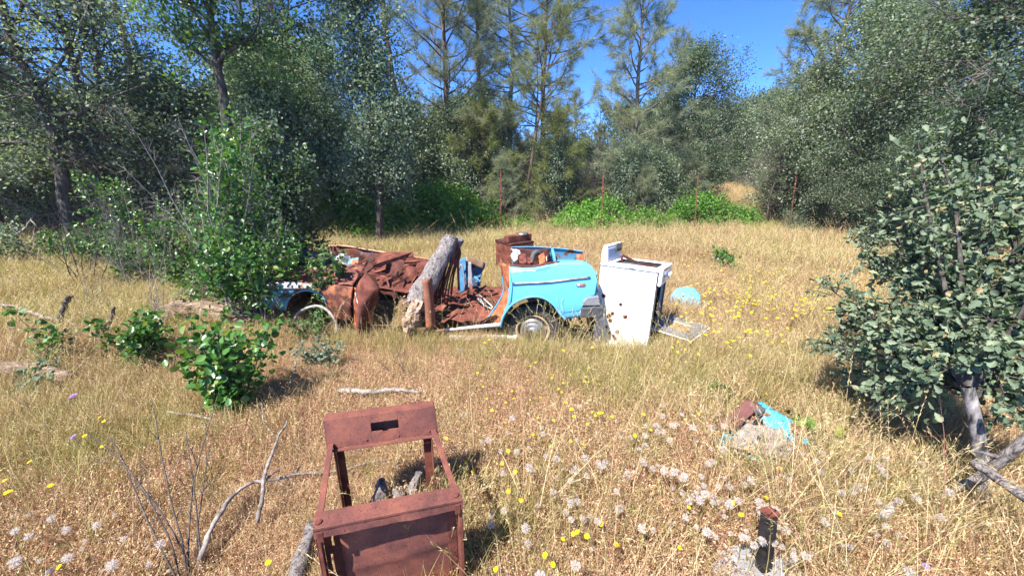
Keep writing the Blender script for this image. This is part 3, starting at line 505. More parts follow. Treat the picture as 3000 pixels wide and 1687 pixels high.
    b = B(); b.patch(SP(1020, 775, .78), SP(1050, 770, .8), SP(1052, 752, .95), SP(1030, 752, .95), 8, 6, .04, 6, 93); b.build('bent_blue_plate', M_paint('blue_orange', (.12, .42, .6), (.45, .2, .1), .46, .52, 6), root, True, .006)
    return root
wrecked_car()
# ================================================================== white stove
def white_stove():
    o = gd(1737, 990); s = np.array([.85, -.52, -.015]); s /= np.linalg.norm(s); u = np.array([.035, .07, .99]); u -= s * u.dot(s); u /= np.linalg.norm(u); d = np.cross(u, s)
    o = o - u * .05
    root = thing('white_stove', (*(o + s * .28 + d * .25)[:2], 0), 'white enamel stove dotted with rusty bullet holes beside the blue car', 'stove')
    Q = lambda a, b_, c: o + s * a + d * b_ + u * c
    L, D, H = .585, .53, .875
    def bx(b, a0, a1, b0, b1, c0, c1): b.box(Q(a0, b0, c0), s * (a1 - a0), d * (b1 - b0), u * (c1 - c0))
    b = B(); bx(b, 0, L, 0, .012, 0, H); bx(b, 0, L, D - .012, D, 0, H); bx(b, 0, .012, .0125, D - .0125, 0, H); body = b.build('body', ENAMEL, root, bevel=.004)
    holes = [(.07, .55), (.26, .49), (.185, .375), (.155, .345), (.14, .33), (.17, .292), (.32, .365), (.14, .215), (.26, .185), (.18, .15), (.225, .13), (.245, .105), (.012, .23), (.33, .37)]
    for (a, c) in holes:
        b = B(); c0 = Q(a, -.0015, c); rr = random.uniform(.018, .027)
        b.lathe(c0, -d, [(0, rr), (.002, rr * .96), (.0045, rr * .78), (.0036, rr * .40)], 14); b.mi = 1; b.lathe(c0 - d * .0006, -d, [(.0030, rr * .42), (.0026, 0.0005)], 14); b.build('bullet_hole', [RUST, BLACK], body, True)
    b = B()
    for (a, c, an, ln) in [(.12, .80, .9, .03), (.30, .63, .6, .04), (.21, .60, .1, .012), (.48, .76, .5, .02), (.1, .72, .8, .03), (.29, .42, 1.2, .02), (.33, .41, .9, .018), (.2, .44, 1.4, .02), (.31, .43, 1.6, .014)]:
        b.bar(Q(a, -.0022, c), Q(a + ln * math.cos(an), -.0022, c + ln * math.sin(an)), .003, .002, -d); 
    b.build('scratches', BLACKPL, body)
    b = B(); bx(b, .013, L - .03, .0135, .03, .12, .70); bx(b, .013, L - .03, D - .03, D - .0135, .12, .70); bx(b, .03, L - .03, .03, D - .03, .10, .12); bx(b, .03, L - .03, .03, D - .03, .69, .705); bx(b, .0135, .03, .03, D - .03, .12, .69); b.build('oven_cavity', BLACK, root)
    b = B(); bx(b, L + .0005, L + .012, 0, .035, .06, .72); bx(b, L + .0005, L + .012, D - .035, D, .06, .72); bx(b, L + .0005, L + .012, .035, D - .035, .06, .12); b.build('front_frame', BLACKPL, root, bevel=.003)
    # cooktop with an open burner well
    t0, t1 = H + .0005, H + .045; x0, x1, y0, y1 = .12, .56, .055, D - .06
    b = B(); bx(b, -.004, x0, -.006, D + .006, t0, t1); bx(b, x1, L + .05, -.006, D + .006, t0, t1); bx(b, x0, x1, -.006, y0, t0, t1); bx(b, x0, x1, y1, D + .006, t0, t1); top = b.build('cooktop', ENAMEL, root, bevel=.009)
    b = B(); bx(b, x0, x1, y0, y1, t0 - .09, t0 - .08); bx(b, x0 - .001, x0 + .003, y0, y1, t0 - .08, t1 - .012); bx(b, x1 - .003, x1 + .001, y0, y1, t0 - .08, t1 - .012); bx(b, x0 + .003, x1 - .003, y0 - .001, y0 + .003, t0 - .08, t1 - .012); bx(b, x0 + .003, x1 - .003, y1 - .003, y1 + .001, t0 - .08, t1 - .012); b.build('burner_well', BLACKRUST, top)
    b = B(); b.bar(Q(.20, .10, t0 - .05), Q(.185, .10, t1 + .072), .026, .006, d); b.bar(Q(.185, .105, t1 + .075), Q(.33, .12, t1 + .02), .028, .012, d); b.bar(Q(.33, .12, t1 + .022), Q(.54, .14, t1 - .012), .02, .014, d); b.bar(Q(.52, .14, t0), Q(.52, .14, t1 + .006), .022, .01, d); b.build('hinge_arm', RUST_DARK, top, bevel=.002)
    b = B(); bx(b, .13, .55, .20, .215, t0 + .005, t0 + .018); bx(b, .13, .55, .33, .345, t0 + .005, t0 + .018); b.build('burner_rail', STEEL, top)
    b = B(); b.bar(Q(L + .0508, .06, t0 + .028), Q(L + .0508, .24, t0 + .024), .012, .002, s); b.bar(Q(L + .0508, .30, t0 + .015), Q(L + .0508, .36, t0 + .02), .008, .002, s); b.bar(Q(.30, -.0075, t0 + .012), Q(.36, -.0075, t0 + .010), .006, .002, d); b.build('chipped_edge', RUST, top)
    b = B(); b.box(Q(.0, -.0022, H - .006), s * L, d * .0015, u * .004); b.build('side_seam', BLACKPL, body)
    # backguard
    b = B(); poly = [Q(-.004, 0, t1 + .0005), Q(.062, 0, t1 + .0005), Q(.052, 0, t1 + .165), Q(.03, 0, t1 + .178), Q(.012, 0, t1 + .172), Q(-.004, 0, t1 + .10)]; b.prism(poly, d * D); bgd = b.build('backguard', ENAMEL, root, bevel=.005)
    fx = lambda c: .062 - .010 * (c / .165) + .0008
    b = B()
    for k in range(7):
        c = .016 + k * .019; wd = .265 if k > 2 else D - .03
        b.hexa([Q(fx(c), .018, t1 + c), Q(fx(c), wd, t1 + c), Q(fx(c) + .006, wd, t1 + c), Q(fx(c) + .006, .018, t1 + c), Q(fx(c + .012), .018, t1 + c + .012), Q(fx(c + .012), wd, t1 + c + .012), Q(fx(c + .012) + .001, wd, t1 + c + .012), Q(fx(c + .012) + .001, .018, t1 + c + .012)])
    b.build('louvres', M_plain('bluish_shade_enamel', (.55, .58, .68), .35), bgd)  # bluish shade of the backguard face is put into the louvre colour
    b = B(); c0, c1 = .074, .170
    b.hexa([Q(fx(c0), .285, t1 + c0), Q(fx(c0), D - .008, t1 + c0), Q(fx(c0) + .010, D - .008, t1 + c0), Q(fx(c0) + .010, .285, t1 + c0), Q(fx(c1), .285, t1 + c1), Q(fx(c1), D - .008, t1 + c1), Q(fx(c1) + .010, D - .008, t1 + c1), Q(fx(c1) + .010, .285, t1 + c1)])
    plate = b.build('control_plate', STEEL, bgd, bevel=.002)
    b = B(); b.box(Q(fx(.148) + .0105, .305, t1 + .122), d * .165, s * .002, u * .032); b.build('clock_window', GREYPL, plate)
    cu = bpy.data.curves.new('plate_lettering', 'FONT'); cu.body = 'NEWPORT'; cu.size = .034; cu.extrude = .0012; cu.align_x = 'CENTER'; cu.offset = .0012
    to = bpy.data.objects.new('lettering', cu); COL.objects.link(to); cu.materials.append(BLACK); to.parent = plate
    from mathutils import Matrix
    dg = bpy.context.evaluated_depsgraph_get(); lm = bpy.data.meshes.new_from_object(to.evaluated_get(dg)); bpy.data.objects.remove(to); to = link('lettering', lm, plate)
    if not lm.materials: lm.materials.append(BLACK)
    up2 = (Q(fx(c1), 0, c1) - Q(fx(c0), 0, c0)); up2 /= np.linalg.norm(up2); nn = np.cross(d, up2)
    pos = Q(fx(.095) + .0118, .388, t1 + .088) - wloc(root)
    to.matrix_local = Matrix(((d[0], up2[0], nn[0], pos[0]), (d[1], up2[1], nn[1], pos[1]), (d[2], up2[2], nn[2], pos[2]), (0, 0, 0, 1)))
    # front control panel
    b = B(); b.prism([Q(L + .0125, 0, .745), Q(L + .03, 0, .735), Q(L + .045, 0, .75), Q(L + .048, 0, .883), Q(L + .0125, 0, .883)], d * D); cp = b.build('control_panel', ENAMEL, root, bevel=.005)
    for y in (.30, .365):
        b = B(); b.lathe(Q(L + .047, y, .825), s, [(0, .024), (.022, .022), (.03, .018), (.031, 0)], 20); b.build('knob', ENAMEL, cp, True)
    b = B()
    for y in (.10, .165, .43): b.lathe(Q(L + .047, y, .83), s, [(0, .006), (.008, .006), (.009, 0)], 8); b.bar(Q(L + .0482, y - .01, .81), Q(L + .0475, y + .006, .765), .0035, .002, s)
    b.build('knob_stem', BLACKPL, cp)
    # fallen oven door
    uu = np.array([0, 0, 1.0]); A = gd(1897, 962, .15); fall = gd(2026, 1003, .05) - A; df = (gd(1962, 925, .15) - A) / .45
    b = B(); b.box(A, fall, df * .44, uu * .014); od = b.build('oven_door', ENAMEL, root, bevel=.006)
    b = B()
    for a0, a1, f0, f1 in ((.01, .39, .012, .12), (.01, .39, .33, .43), (.01, .09, .1205, .3295), (.30, .39, .1205, .3295)):
        b.box(A + fall * (a0 / .40) + df * f0 + uu * .0145, fall * ((a1 - a0) / .40), df * (f1 - f0), uu * .012)
    b.build('door_liner', M_noise('dark_grey_enamel', [(.3, (.10, .10, .115)), (.7, (.24, .24, .27))], 14, .45, .2, .003), od, bevel=.003)
    b = B(); b.box(A + fall * .25 + df * .14 + uu * .0148, fall * .48, df * .17, uu * .002); b.build('door_window', M_noise('dry_litter', [(.3, (.15, .08, .05)), (.7, (.45, .33, .17))], 40, .9, .5, .01), od)
    b = B(); b.patch(Q(L + .013, D - .06, .05), Q(L + .10, D - .02, .02), Q(L + .06, D - .02, .16), Q(L + .013, D - .06, .20), 5, 5, .01, 8, 3); b.build('door_hinge', RUST, od, True, .006)
white_stove()

# ================================================================== rusted stove far behind the car
def far_stove():
    z = .80; o = at(1452, 705, 6.6); o[2] = 0; s = np.array([.80, -.10, 0]); s = np.array([.92, -.38, 0]); s /= np.linalg.norm(s); d = np.array([-s[1], s[0], 0]); u = Z3
    a0 = at(1452, 703, 6.7); a1 = at(1497, 705, 6.25); a2 = at(1563, 703, 6.55)
    A, Bc, Cc = (np.array([p[0], p[1], 0]) for p in (a0, a1, a2)); zt = (a0[2] + a1[2] + a2[2]) / 3; Dd = A + (Cc - Bc)
    root = thing('rusted_range', (*((A + Cc) / 2)[:2], 0), 'dark rusted kitchen range in tall grass behind the blue car', 'stove')
    def quad_box(b, P, z0, z1): b.hexa([p + u * z0 for p in P] + [p + u * z1 for p in P])
    cen = (A + Cc) / 2; sh = lambda k: [cen + (p - cen) * k for p in (A, Bc, Cc, Dd)]
    f = (Cc - Bc); fn = f / np.linalg.norm(f); g = (A - Bc); gn = g / np.linalg.norm(g)
    b = B(); b.box(Bc, g, u * (zt - .06), fn * .01); b.box(Cc - fn * .0, g, u * (zt - .06), -fn * .01); b.box(A + fn * .011 - gn * .012, f - fn * .022, gn * .01, u * (zt - .06)); body = b.build('body', RUST, root)
    b = B(); b.box(Bc + fn * .011, f * .06, gn * .012, u * (zt - .06)); b.box(Cc - fn * .011, -f * .06, gn * .012, u * (zt - .06)); b.box(Bc + f * .085 + u * (zt - .16), f * .83, gn * .012, u * .10); b.box(Bc + f * .085, f * .83, gn * .012, u * .25); b.build('front_frame', RUST_ORANGE, root, bevel=.002)
    b = B(); b.box(Bc + f * .085 + gn * .3, f * .83, gn * .01, u * (zt - .1)); b.build('oven_back', RUST_DARK, root)
    b = B(); quad_box(b, sh(1.04), zt - .058, zt - .02); b.build('cooktop', RUST_DARK, root, bevel=.006)
    b = B(); b.box(Bc - f * .04 + gn * .06 + u * (zt - .0195), f * 1.05, gn * .14, u * .115); bgd = b.build('backguard', RUST, root, bevel=.008)
    b = B(); b.lathe(Bc + f * .68 + gn * .13 + u * (zt + .096), u, [(0, .10), (.02, .095), (.028, .06), (.03, 0)], 18); b.build('burner_cap', STEEL, root, True)
far_stove()

# ================================================================== turquoise scrap door panel in the grass
def scrap_panel():
    c = gd(2230, 1270, .1); root = thing('scrap_door_panel', (c[0], c[1], 0), 'turquoise car door panel with grey lining lying in grass near the oak bush', 'scrap panel')
    g = lambda px, py, z: gd(px, py, z)
    b = B(); b.patch(g(2085, 1300, .04), g(2300, 1375, .04), g(2395, 1268, .09), g(2222, 1182, .14), 24, 20, .03, 5, 3); sk = b.build('door_skin', TURQ, root, True, .012)
    b = B(); b.patch(g(2100, 1246, .13), g(2148, 1262, .12), g(2232, 1187, .165), g(2190, 1166, .17), 12, 14, .012, 5, 5); b.build('rusty_flap', M_noise('maroon_rust', [(.3, (.10, .04, .04)), (.7, (.20, .085, .075))], 8, .8, .3, .004), root, True, .006)
    b = B(); b.patch(g(2128, 1300, .10), g(2312, 1352, .09), g(2294, 1256, .125), g(2190, 1236, .135), 16, 12, .014, 7, 8); lin = b.build('lining', FELT, root, True, .008)
    b = B(); b.lathe(g(2235, 1283, .125), Z3, [(0, .035), (.004, .032), (.002, .02), (.003, 0)], 12); b.build('winder_hole', BLACKPL, lin)
    b = B(); p = [g(2206, 1206, .16), g(2222, 1193, .17), g(2243, 1203, .165), g(2228, 1218, .155)]; b.prism(p, Z3 * .022); la = b.build('latch', BLACKPL, root, bevel=.004)
    cc = sum(p) / 4; b = B(); b.prism([cc + (q - cc) * .6 + Z3 * .0222 for q in p], Z3 * .006); b.build('latch_frame', STEEL, la, bevel=.002)
    b = B(); b.patch(g(2205, 1240, .14), g(2235, 1243, .14), g(2236, 1228, .15), g(2212, 1225, .15), 6, 6, .006, 9, 8); b.build('latch_hole', BLACK, root, True, .004)
scrap_panel()

# ================================================================== small things lying about
def one(name, label, cat, b, mats, origin, group=None, **kw):
    e = bpy.data.objects.new('tmp', None); e.location = tuple(origin)
    o = b.build(name, mats, None, **kw)
    me = o.data; me.transform(__import__('mathutils').Matrix.Translation(-Vector(origin))); o.location = tuple(origin); bpy.data.objects.remove(e)
    return tag(o, label, cat, group)

STICK_DARK = M_noise('grey_brown_stick', [(0.3, (0.07, 0.055, 0.048)), (0.5, (0.20, 0.17, 0.15)), (0.72, (0.42, 0.38, 0.34))], 22, 0.9, 0.9, 0.008)
def logs():
    # big grey log through the car
    c = smooth_path([SP(1218, 905, .02), SP(1240, 850, .12), SP(1272, 790, .28), SP(1300, 740, .40), SP(1319, 703, .48), SP(1324, 690, .50)], 30)
    t = np.linspace(0, 1, 30); rad = .142 - .066 * t ** .8; rad[-1] *= .75; rad[-2] *= .93
    root = thing('grey_log', (*c[0][:2], 0), 'thick weathered grey log leaning upright through the crushed car', 'log')
    b = B(); b.tube(c, rad, 22, wob=.22, seed=3); b.tube(smooth_path([SP(1322, 745, .55), SP(1336, 715, .60), SP(1343, 700, .62), SP(1341, 694, .62)], 8), [.05, .06, .065, .045], 10, wob=.3, seed=5) if False else None
    o = b.build('trunk', WOOD_GREY, root, True); md = o.modifiers.new('sub', 'SUBSURF'); md.levels = 1; md.render_levels = 1
    tx = bpy.data.textures.new('log_grain', 'CLOUDS'); tx.noise_scale = .06; md = o.modifiers.new('grain', 'DISPLACE'); md.texture = tx; md.strength = .018; md.mid_level = .5
    b = B(); b.tube(smooth_path([SP(1318, 770, .52), SP(1332, 730, .58), SP(1343, 706, .62), SP(1345, 698, .62)], 10), np.linspace(.05, .062, 10) * np.array([1] * 8 + [.95, .7]), 12, wob=.3, seed=8); b.build('side_knob', WOOD_GREY, root, True)
    b = B()
    for k in range(5):
        q = c[0] + np.array([-.02 + .02 * k, -.09, .02 * k - .05]); b.tube(smooth_path([q + np.array([-.06, 0, -.14]), q + np.array([-.02, -.04, -.03]), q + np.array([.03, 0, .10])], 12), np.linspace(.07, .05, 12), 11, wob=.9, seed=60 + k)
    for k in range(60):
        a = random.random() * 6.28; p = c[0] + np.array([math.cos(a) * .14, -abs(math.sin(a)) * .10, random.uniform(-.14, .16)]); q = p + np.array([random.uniform(-.05, .05), random.uniform(-.05, .02), random.uniform(-.06, .06)])
        q = p + (q - p) * .7 + 1e-4; b.bar(p, q, random.uniform(.01, .03), random.uniform(.003, .008))
    b.build('flaking_butt', BARK_LIGHT, root, bevel=.003)
    b = B()
    for k in range(26):
        i = random.randint(12, 28); a = random.uniform(2.2, 4.0); p = c[i] + np.array([math.cos(a) * rad[i], -.02, 0]); b.bar(p, p + np.array([random.uniform(-.02, -.004), -.008, random.uniform(.02, .05)]), .006, .003)
    b.build('splinters', WOOD_GREY, root)
    # charred log across the hood
    c = smooth_path([SP(955, 772, .80), SP(900, 762, .85), SP(850, 752, .95), SP(810, 750, 1.05), SP(745, 752, 1.2)], 20); b = B(); b.tube(c, np.linspace(.125, .14, 20), 18, wob=.2, seed=9)
    one('charred_log', 'blackened log lying across the hood of the crushed car', 'log', b, WOOD_CHAR, c[10], smooth=True)
    # sticks and fallen branches
    def stick(pts, r0, r1, name, label, mat, side=(), n=34, z=.03, wob=.4, gp=None):
        P = smooth_path([gd(p[0], p[1], p[2] if len(p) > 2 else z) for p in pts], n); P[1:-1] += np.array([np.array(mnoise.noise_vector(Vector(q) * 9)) + .6 * np.array(mnoise.noise_vector(Vector(q) * 25)) for q in P[1:-1]]) * r0 * .9; b = B(); b.tube(P, np.linspace(r0, r1, n), 8, wob=wob, seed=len(label))
        for sp in side:
            S = smooth_path([gd(p[0], p[1], p[2] if len(p) > 2 else z) for p in sp], 10); b.tube(S, np.linspace(r1 * 1.1, r1 * .5, 10), 6, wob=.2, seed=len(label) + 1)
        return one(name, label, 'branch', b, mat, P[0], smooth=True)
    stick([(995, 1144, .10), (1060, 1148, .12), (1130, 1143, .13), (1190, 1146, .12), (1232, 1150, .1)], .022, .012, 'fallen_branch', 'pale bleached branch lying flat in straw before the crushed car', WOOD_STICK)
    stick([(585, 1640, .05), (615, 1560, .10), (655, 1490, .14), (700, 1435, .13), (760, 1412, .12), (830, 1396, .10), (900, 1388, .08), (1010, 1372, .06), (1150, 1345, .05)], .0125, .005, 'fallen_branch', 'long crooked branch running from the straw under the rusted stove frame', STICK_DARK, [[(800, 1402), (830, 1420), (845, 1430)], [(868, 1392), (872, 1372, .12), (880, 1360, .16)]])
    stick([(752, 1530, .06), (765, 1450, .16), (782, 1370, .20), (815, 1285, .22), (842, 1230, .2)], .011, .006, 'fallen_branch', 'straight dark stick propped over the long crooked branch', STICK_DARK, [[(776, 1410, .16), (800, 1385, .17), (820, 1378, .15)]])
    stick([(730, 1160, .05), (765, 1180, .12), (772, 1230, .13), (800, 1275, .10)], .006, .003, 'fallen_branch', 'thin curved twig arching up beside the glossy sapling', STICK_DARK)
    stick([(865, 1060, .16), (862, 1100, .16), (845, 1130, .12), (825, 1165, .06)], .007, .004, 'fallen_branch', 'slim kinked twig standing near the pale bleached branch', STICK_DARK)
    stick([(490, 1205, .05), (560, 1215, .06), (640, 1232, .06), (735, 1245, .04)], .010, .006, 'fallen_branch', 'grey fallen stick at the foot of the glossy sapling', STICK_DARK)
    stick([(-30, 885, .2), (60, 905, .25), (130, 930, .22), (210, 945, .15), (275, 990, .05)], .022, .010, 'fallen_branch', 'bleached branch slanting down through the olive grass by snags', WOOD_STICK, [[(100, 918), (120, 935), (150, 945)]])
    stick([(160, 990, .05), (178, 930, .25), (190, 895, .38), (198, 868, .5)], .030, .02, 'snag', 'dead upright snag with a broken forked tip in olive grass', STEM_DARK, [[(190, 890, .4), (205, 872, .46), (212, 868, .48)]])
    stick([(285, 1010, .05), (298, 960, .2), (322, 940, .25), (335, 900, .4)], .03, .014, 'snag', 'crooked dead snag beside the small dark bush', STEM_DARK, [[(300, 968, .2), (325, 965, .2)]])
    stick([(-20, 682, .6), (40, 690, .7), (75, 665, .85), (92, 640, 1.0)], .022, .009, 'dead_branch', 'curved grey dead branch jutting above the meadow grass', STEM_GREY, [[(90, 645, .98), (105, 660, .9), (120, 682, .75)]])
    P = smooth_path([gd(-60, 1080, .08), gd(40, 1082, .1), gd(120, 1090, .1), gd(210, 1108, .07)], 16); b = B(); b.tube(P, np.linspace(.09, .05, 16), 12, wob=.4, seed=4); one('rotting_log', 'dark rotting log half buried in matted grass', 'log', b, WOOD_BROWN, P[4], smooth=True)
    P = smooth_path([gd(455, 925, .1), gd(560, 915, .13), gd(680, 925, .13), gd(790, 945, .1)], 20); b = B(); b.tube(P, np.array([.05, .09] + [.13] * 16 + [.1, .06]), 14, wob=.5, seed=14)
    for k in range(40):
        i = random.randint(1, 18); p = P[i] + np.array([random.uniform(-.1, .1), random.uniform(-.16, .1), random.uniform(0, .12)]); b.bar(p, p + np.array([random.uniform(-.3, .3), random.uniform(-.06, .06), random.uniform(-.05, .06)]), .04, .012)
    one('rotting_log', 'brown crumbling log lying beside the front of the car', 'log', b, WOOD_BROWN, P[9])
    P = smooth_path([gd(862, 1700, .05), gd(880, 1640, .06), gd(900, 1585, .07), gd(915, 1535, .08)], 12); b = B(); b.tube(P, np.linspace(.035, .028, 12), 10, wob=.5, seed=6); one('bark_slab', 'flaky grey bark slab against the foot of the rusted stove frame', 'bark', b, WOOD_GREY, P[5], smooth=True)
    for k, (x, y, hx, lab) in enumerate([(1108, 1462, 1, 'pale split wood chunk standing inside the rusted stove frame'), (1160, 1478, 0, 'dark low wood chip between the chunks in the stove frame'), (1205, 1455, 2, 'grey pointed wood chunk nearest the rear post of the stove frame')]):
        p = gd(x, y, .05); b = B(); b.tube(smooth_path([p + np.array([0, 0, -.04]), p + np.array([.02, .0, .06]), p + np.array([.05 * hx * .5, .02, .09 + .03 * hx])], 8), np.linspace(.05, .018, 8), 8, wob=.6, seed=k + 20); one('wood_chunk', lab, 'wood', b, WOOD_GREY, p)
    # right-hand fallen timber
    P = smooth_path([gd(2800, 1432, .12), gd(2880, 1390, .24), gd(2950, 1330, .4), gd(3060, 1240, .6)], 14); b = B(); b.tube(P, np.linspace(.018, .026, 14), 10, wob=.3, seed=31); b.tube(smooth_path([P[8], P[8] + np.array([-.08, .03, .01]), P[8] + np.array([-.13, .03, .02])], 5), np.linspace(.012, .005, 5), 6); one('fallen_limb', 'smooth grey dead limb rising behind the split one', 'branch', b, WOOD_GREY, P[3], smooth=True)
    P = smooth_path([gd(2845, 1352, .35), gd(2900, 1385, .34), gd(2960, 1425, .32), gd(3060, 1490, .3)], 14); b = B(); b.tube(P, np.linspace(.016, .027, 14), 10, wob=.35, seed=37); one('split_limb', 'cracked grey limb with a splintered tip crossing the smooth one', 'branch', b, WOOD_GREY, P[3], smooth=True)
    stick([(2680, 1448, .05), (2740, 1452, .06), (2800, 1455, .05)], .012, .008, 'fallen_branch', 'short pale stick on the ground below the grey-leaved oak bush', WOOD_STICK, [[(2790, 1455), (2750, 1475), (2715, 1482)]])
    for k, (x, y, s, lab) in enumerate([(1360, 1215, .05, 'grey stone among straw behind the stove frame'), (1345, 1033, .05, 'pale stone in straw below the car sill'), (1045, 1330, .04, 'small grey stone near the rear post of the stove frame'), (2440, 1118, .07, 'dark stone shaded by the oak bush')]):
        p = gd(x, y, .02); b = B()
        prof = [(-s * .4, .001), (-s * .35, s * .7), (0, s), (s * .4, s * .7), (s * .6, s * .25), (s * .62, .001)]
        b.lathe(p, Z3, prof, 9); b.v = [tuple(np.array(v) + np.array(mnoise.noise_vector(Vector(v) * 14)) * s * .5) for v in b.v]; one('stone', lab, 'stone', b, STONE, p)
    # white board, hoop, blue fragment
    b = B(); P = [gd(1315, 982, .06), gd(1515, 980, .06), gd(1512, 994, .03), gd(1313, 994, .03)]; b.hexa([p - Z3 * .02 for p in P] + P); one('white_board', 'peeling white board lying below the car sill', 'board', b, WHITE_PEEL, P[0], bevel=.003)
    b = B(); c = smooth_path(SPs([(862, 940, -.10), (876, 915, -.10), (905, 900, -.10), (935, 897, -.10), (960, 910, -.12), (979, 935, -.15), (986, 958, -.18), (984, 974, -.2)]), 26); b.tube(c, .015, 8); one('bent_hoop', 'pale bent hoop standing in the front wheel arch opening', 'hoop', b, M_noise('pale_hoop', [(.35, (.14, .11, .095)), (.6, (.40, .37, .35))], 20, .7, .2, .003), c[0], smooth=True)
    o = gd(2008, 890, 0.05); n = np.array([-.15, -1, .25]); n /= np.linalg.norm(n); ex = np.cross(n, Z3); ex = -ex / np.linalg.norm(ex); ey = np.cross(n, ex); ey = ey if ey[2] > 0 else -ey
    b = B(); pts = [(-.22, -.1), (-.20, .10), (-.13, .20), (0, .235), (.11, .22), (.19, .14), (.21, .02), (.16, -.02), (.06, -.1)]; U = [o + ex * x + ey * y - n * 0.05 * (1 - (x / .25) ** 2) for x, y in pts]; Lw = [o + ex * x * .8 + ey * (-.1) for x, y in pts]; b.ruled(Lw, U, 28, 8, lambda p, u, v: p + n * .07 * math.sin(math.pi * u) * math.cos(v * 1.4)); one('fender_fragment', 'rounded sky-blue fender piece standing among yellow flowers', 'car fragment', b, BLUE, o, smooth=True, solid=.008)
    b = B(); P = [gd(2105, 1600, .03), gd(2220, 1585, .03), gd(2345, 1640, .03), gd(2370, 1720, .03), gd(2120, 1730, .03), gd(2080, 1660, .03)]; b.prism([p - Z3 * .06 for p in P], Z3 * .06); one('stone_slab', 'flat grey slab under the black stub post', 'slab', b, CONCRETE, P[0], bevel=.008)
    # black stub post
    base = gd(2255, 1690, .02); top = gd(2270, 1512, .30); top[1] = base[1] + .05; k = at(2268, 1512, base[1] + .04); dirn = (k - base); root = thing('stub_post', tuple(base), 'short black square stub post with a rusty cap on the slab', 'post')
    ax = np.array([.96, .28, 0]); bx_ = np.array([-.28, .96, 0]); b = B(); b.box(base - ax * .027 - Z3 * .1, ax * .054, bx_ * .045, dirn + Z3 * .1); b.build('shaft', BLACKRUST, root, bevel=.004)
    b = B(); b.box(base + dirn - ax * .032 - bx_ * .005, ax * .064, bx_ * .055 + Z3 * -.004, Z3 * .007); b.box(base + dirn - ax * .030 - bx_ * .004 + Z3 * .0075, ax * .06, bx_ * .03, Z3 * .004); b.build('cap', RUST, root, bevel=.002)
    # fence posts
    POST_RUST = M_noise('post_rust', [(0.3, (0.13, 0.045, 0.03)), (0.7, (0.30, 0.11, 0.065))], 9, 0.85, 0.3, 0.004)
    for (x0, y0, x1, y1, Y, lab) in [(1465, 690, 1467, 500, 10.9, 'rusty metal fence post against the dark shrubs'), (1759, 706, 1768, 505, 10.2, 'rusty metal fence post in front of the tall lone pine'), (2034, 685, 2046, 508, 11.2, 'rusty metal fence post in front of the sunlit bramble mound'), (2310, 690, 2335, 508, 11.0, 'rusty leaning fence post before the dark oak shrubs')]:
        p = at(x0, y0, Y); p[2] = float(th(p[0], p[1])) - .05; q = at(x1, y1, Y)
        root = thing('fence_post', tuple(p), lab, 'fence post', 'rusty posts of the old fence')
        t = (q - p) / np.linalg.norm(q - p); b = B(); b.bar(p, q, .028, .006, (0, 1, 0)); b.bar(p + np.array([0, .014, 0]), q + np.array([0, .014, 0]), .006, .022, (0, 1, 0)); b.build('shaft', POST_RUST, root)
        b = B()
        for k in range(16):
            r = p + (q - p) * (.25 + .72 * k / 15); b.bar(r - np.array([0, .008, 0]), r - np.array([0, .008, 0]) + t * .018, .012, .010, (0, 1, 0))
        b.build('studs', RUST, root)
logs()
# ================================================================== foliage tools
def unit(v): v = np.asarray(v, float); return v / (np.linalg.norm(v, axis=-1, keepdims=True) + 1e-9)
class Twigs:
    """many thin tapered tubes in one array mesh"""
    def __init__(s): s.V = []; s.F = []; s.n = 0
    def add(s, pts, rad, n=4):
        pts = np.asarray(pts, float); m = len(pts); t = unit(np.gradient(pts, axis=0)); ref = np.array([0.37, 0.61, 0.12]) if abs(t[:, 2]).mean() > .8 else np.array([.05, .08, 1.0])
        a = unit(np.cross(t, ref)); b = np.cross(t, a); th_ = np.arange(n) * 2 * math.pi / n; rad = np.broadcast_to(np.asarray(rad, float), (m,))
        v = pts[:, None] + rad[:, None, None] * (a[:, None] * np.cos(th_)[None, :, None] + b[:, None] * np.sin(th_)[None, :, None])
        i, k = np.meshgrid(np.arange(m - 1), np.arange(n), indexing='ij'); k2 = (k + 1) % n
        f = np.stack([i * n + k, i * n + k2, (i + 1) * n + k2, (i + 1) * n + k], -1).reshape(-1, 4) + s.n
        s.V.append(v.reshape(-1, 3)); s.F.append(f); s.n += m * n
    def mesh(s, name, mat): return raw_mesh(name, np.concatenate(s.V), [np.concatenate(s.F)], mat, smooth=True)

OVAL = [(.35, .40), (.72, .42)]
ROUND = [(.25, .38), (.6, .52), (.88, .34)]
LOBED = [(.22, .18), (.38, .36), (.5, .28), (.66, .50), (.78, .40), (.92, .34)]
def leaf_arrays(P, D, N, L, W, prof=OVAL, fold=.18, droop=.12):
    """leaves as two folded halves each; returns V and a face array"""
    n = len(P); D = unit(D); S = unit(np.cross(D, N)); N = np.cross(S, D); L = np.broadcast_to(L, (n,))[:, None]; W = np.broadcast_to(W, (n,))[:, None]; k = len(prof)
    vs = [P]
    for side in (1, -1):
        for a, h in prof: vs.append(P + D * L * a + S * (W * h * side) + N * (W * h * fold * 2) - N * (L * droop * a * a))
    vs.append(P + D * L - N * L * droop); V = np.stack(vs, 1); m = 2 * k + 2; tip = 2 * k + 1
    f1 = [0] + list(range(1, k + 1)) + [tip]; f2 = [0, tip] + list(range(2 * k, k, -1))
    o = (np.arange(n) * m)[:, None]; return V.reshape(-1, 3), np.concatenate([o + np.array(f1), o + np.array(f2)])
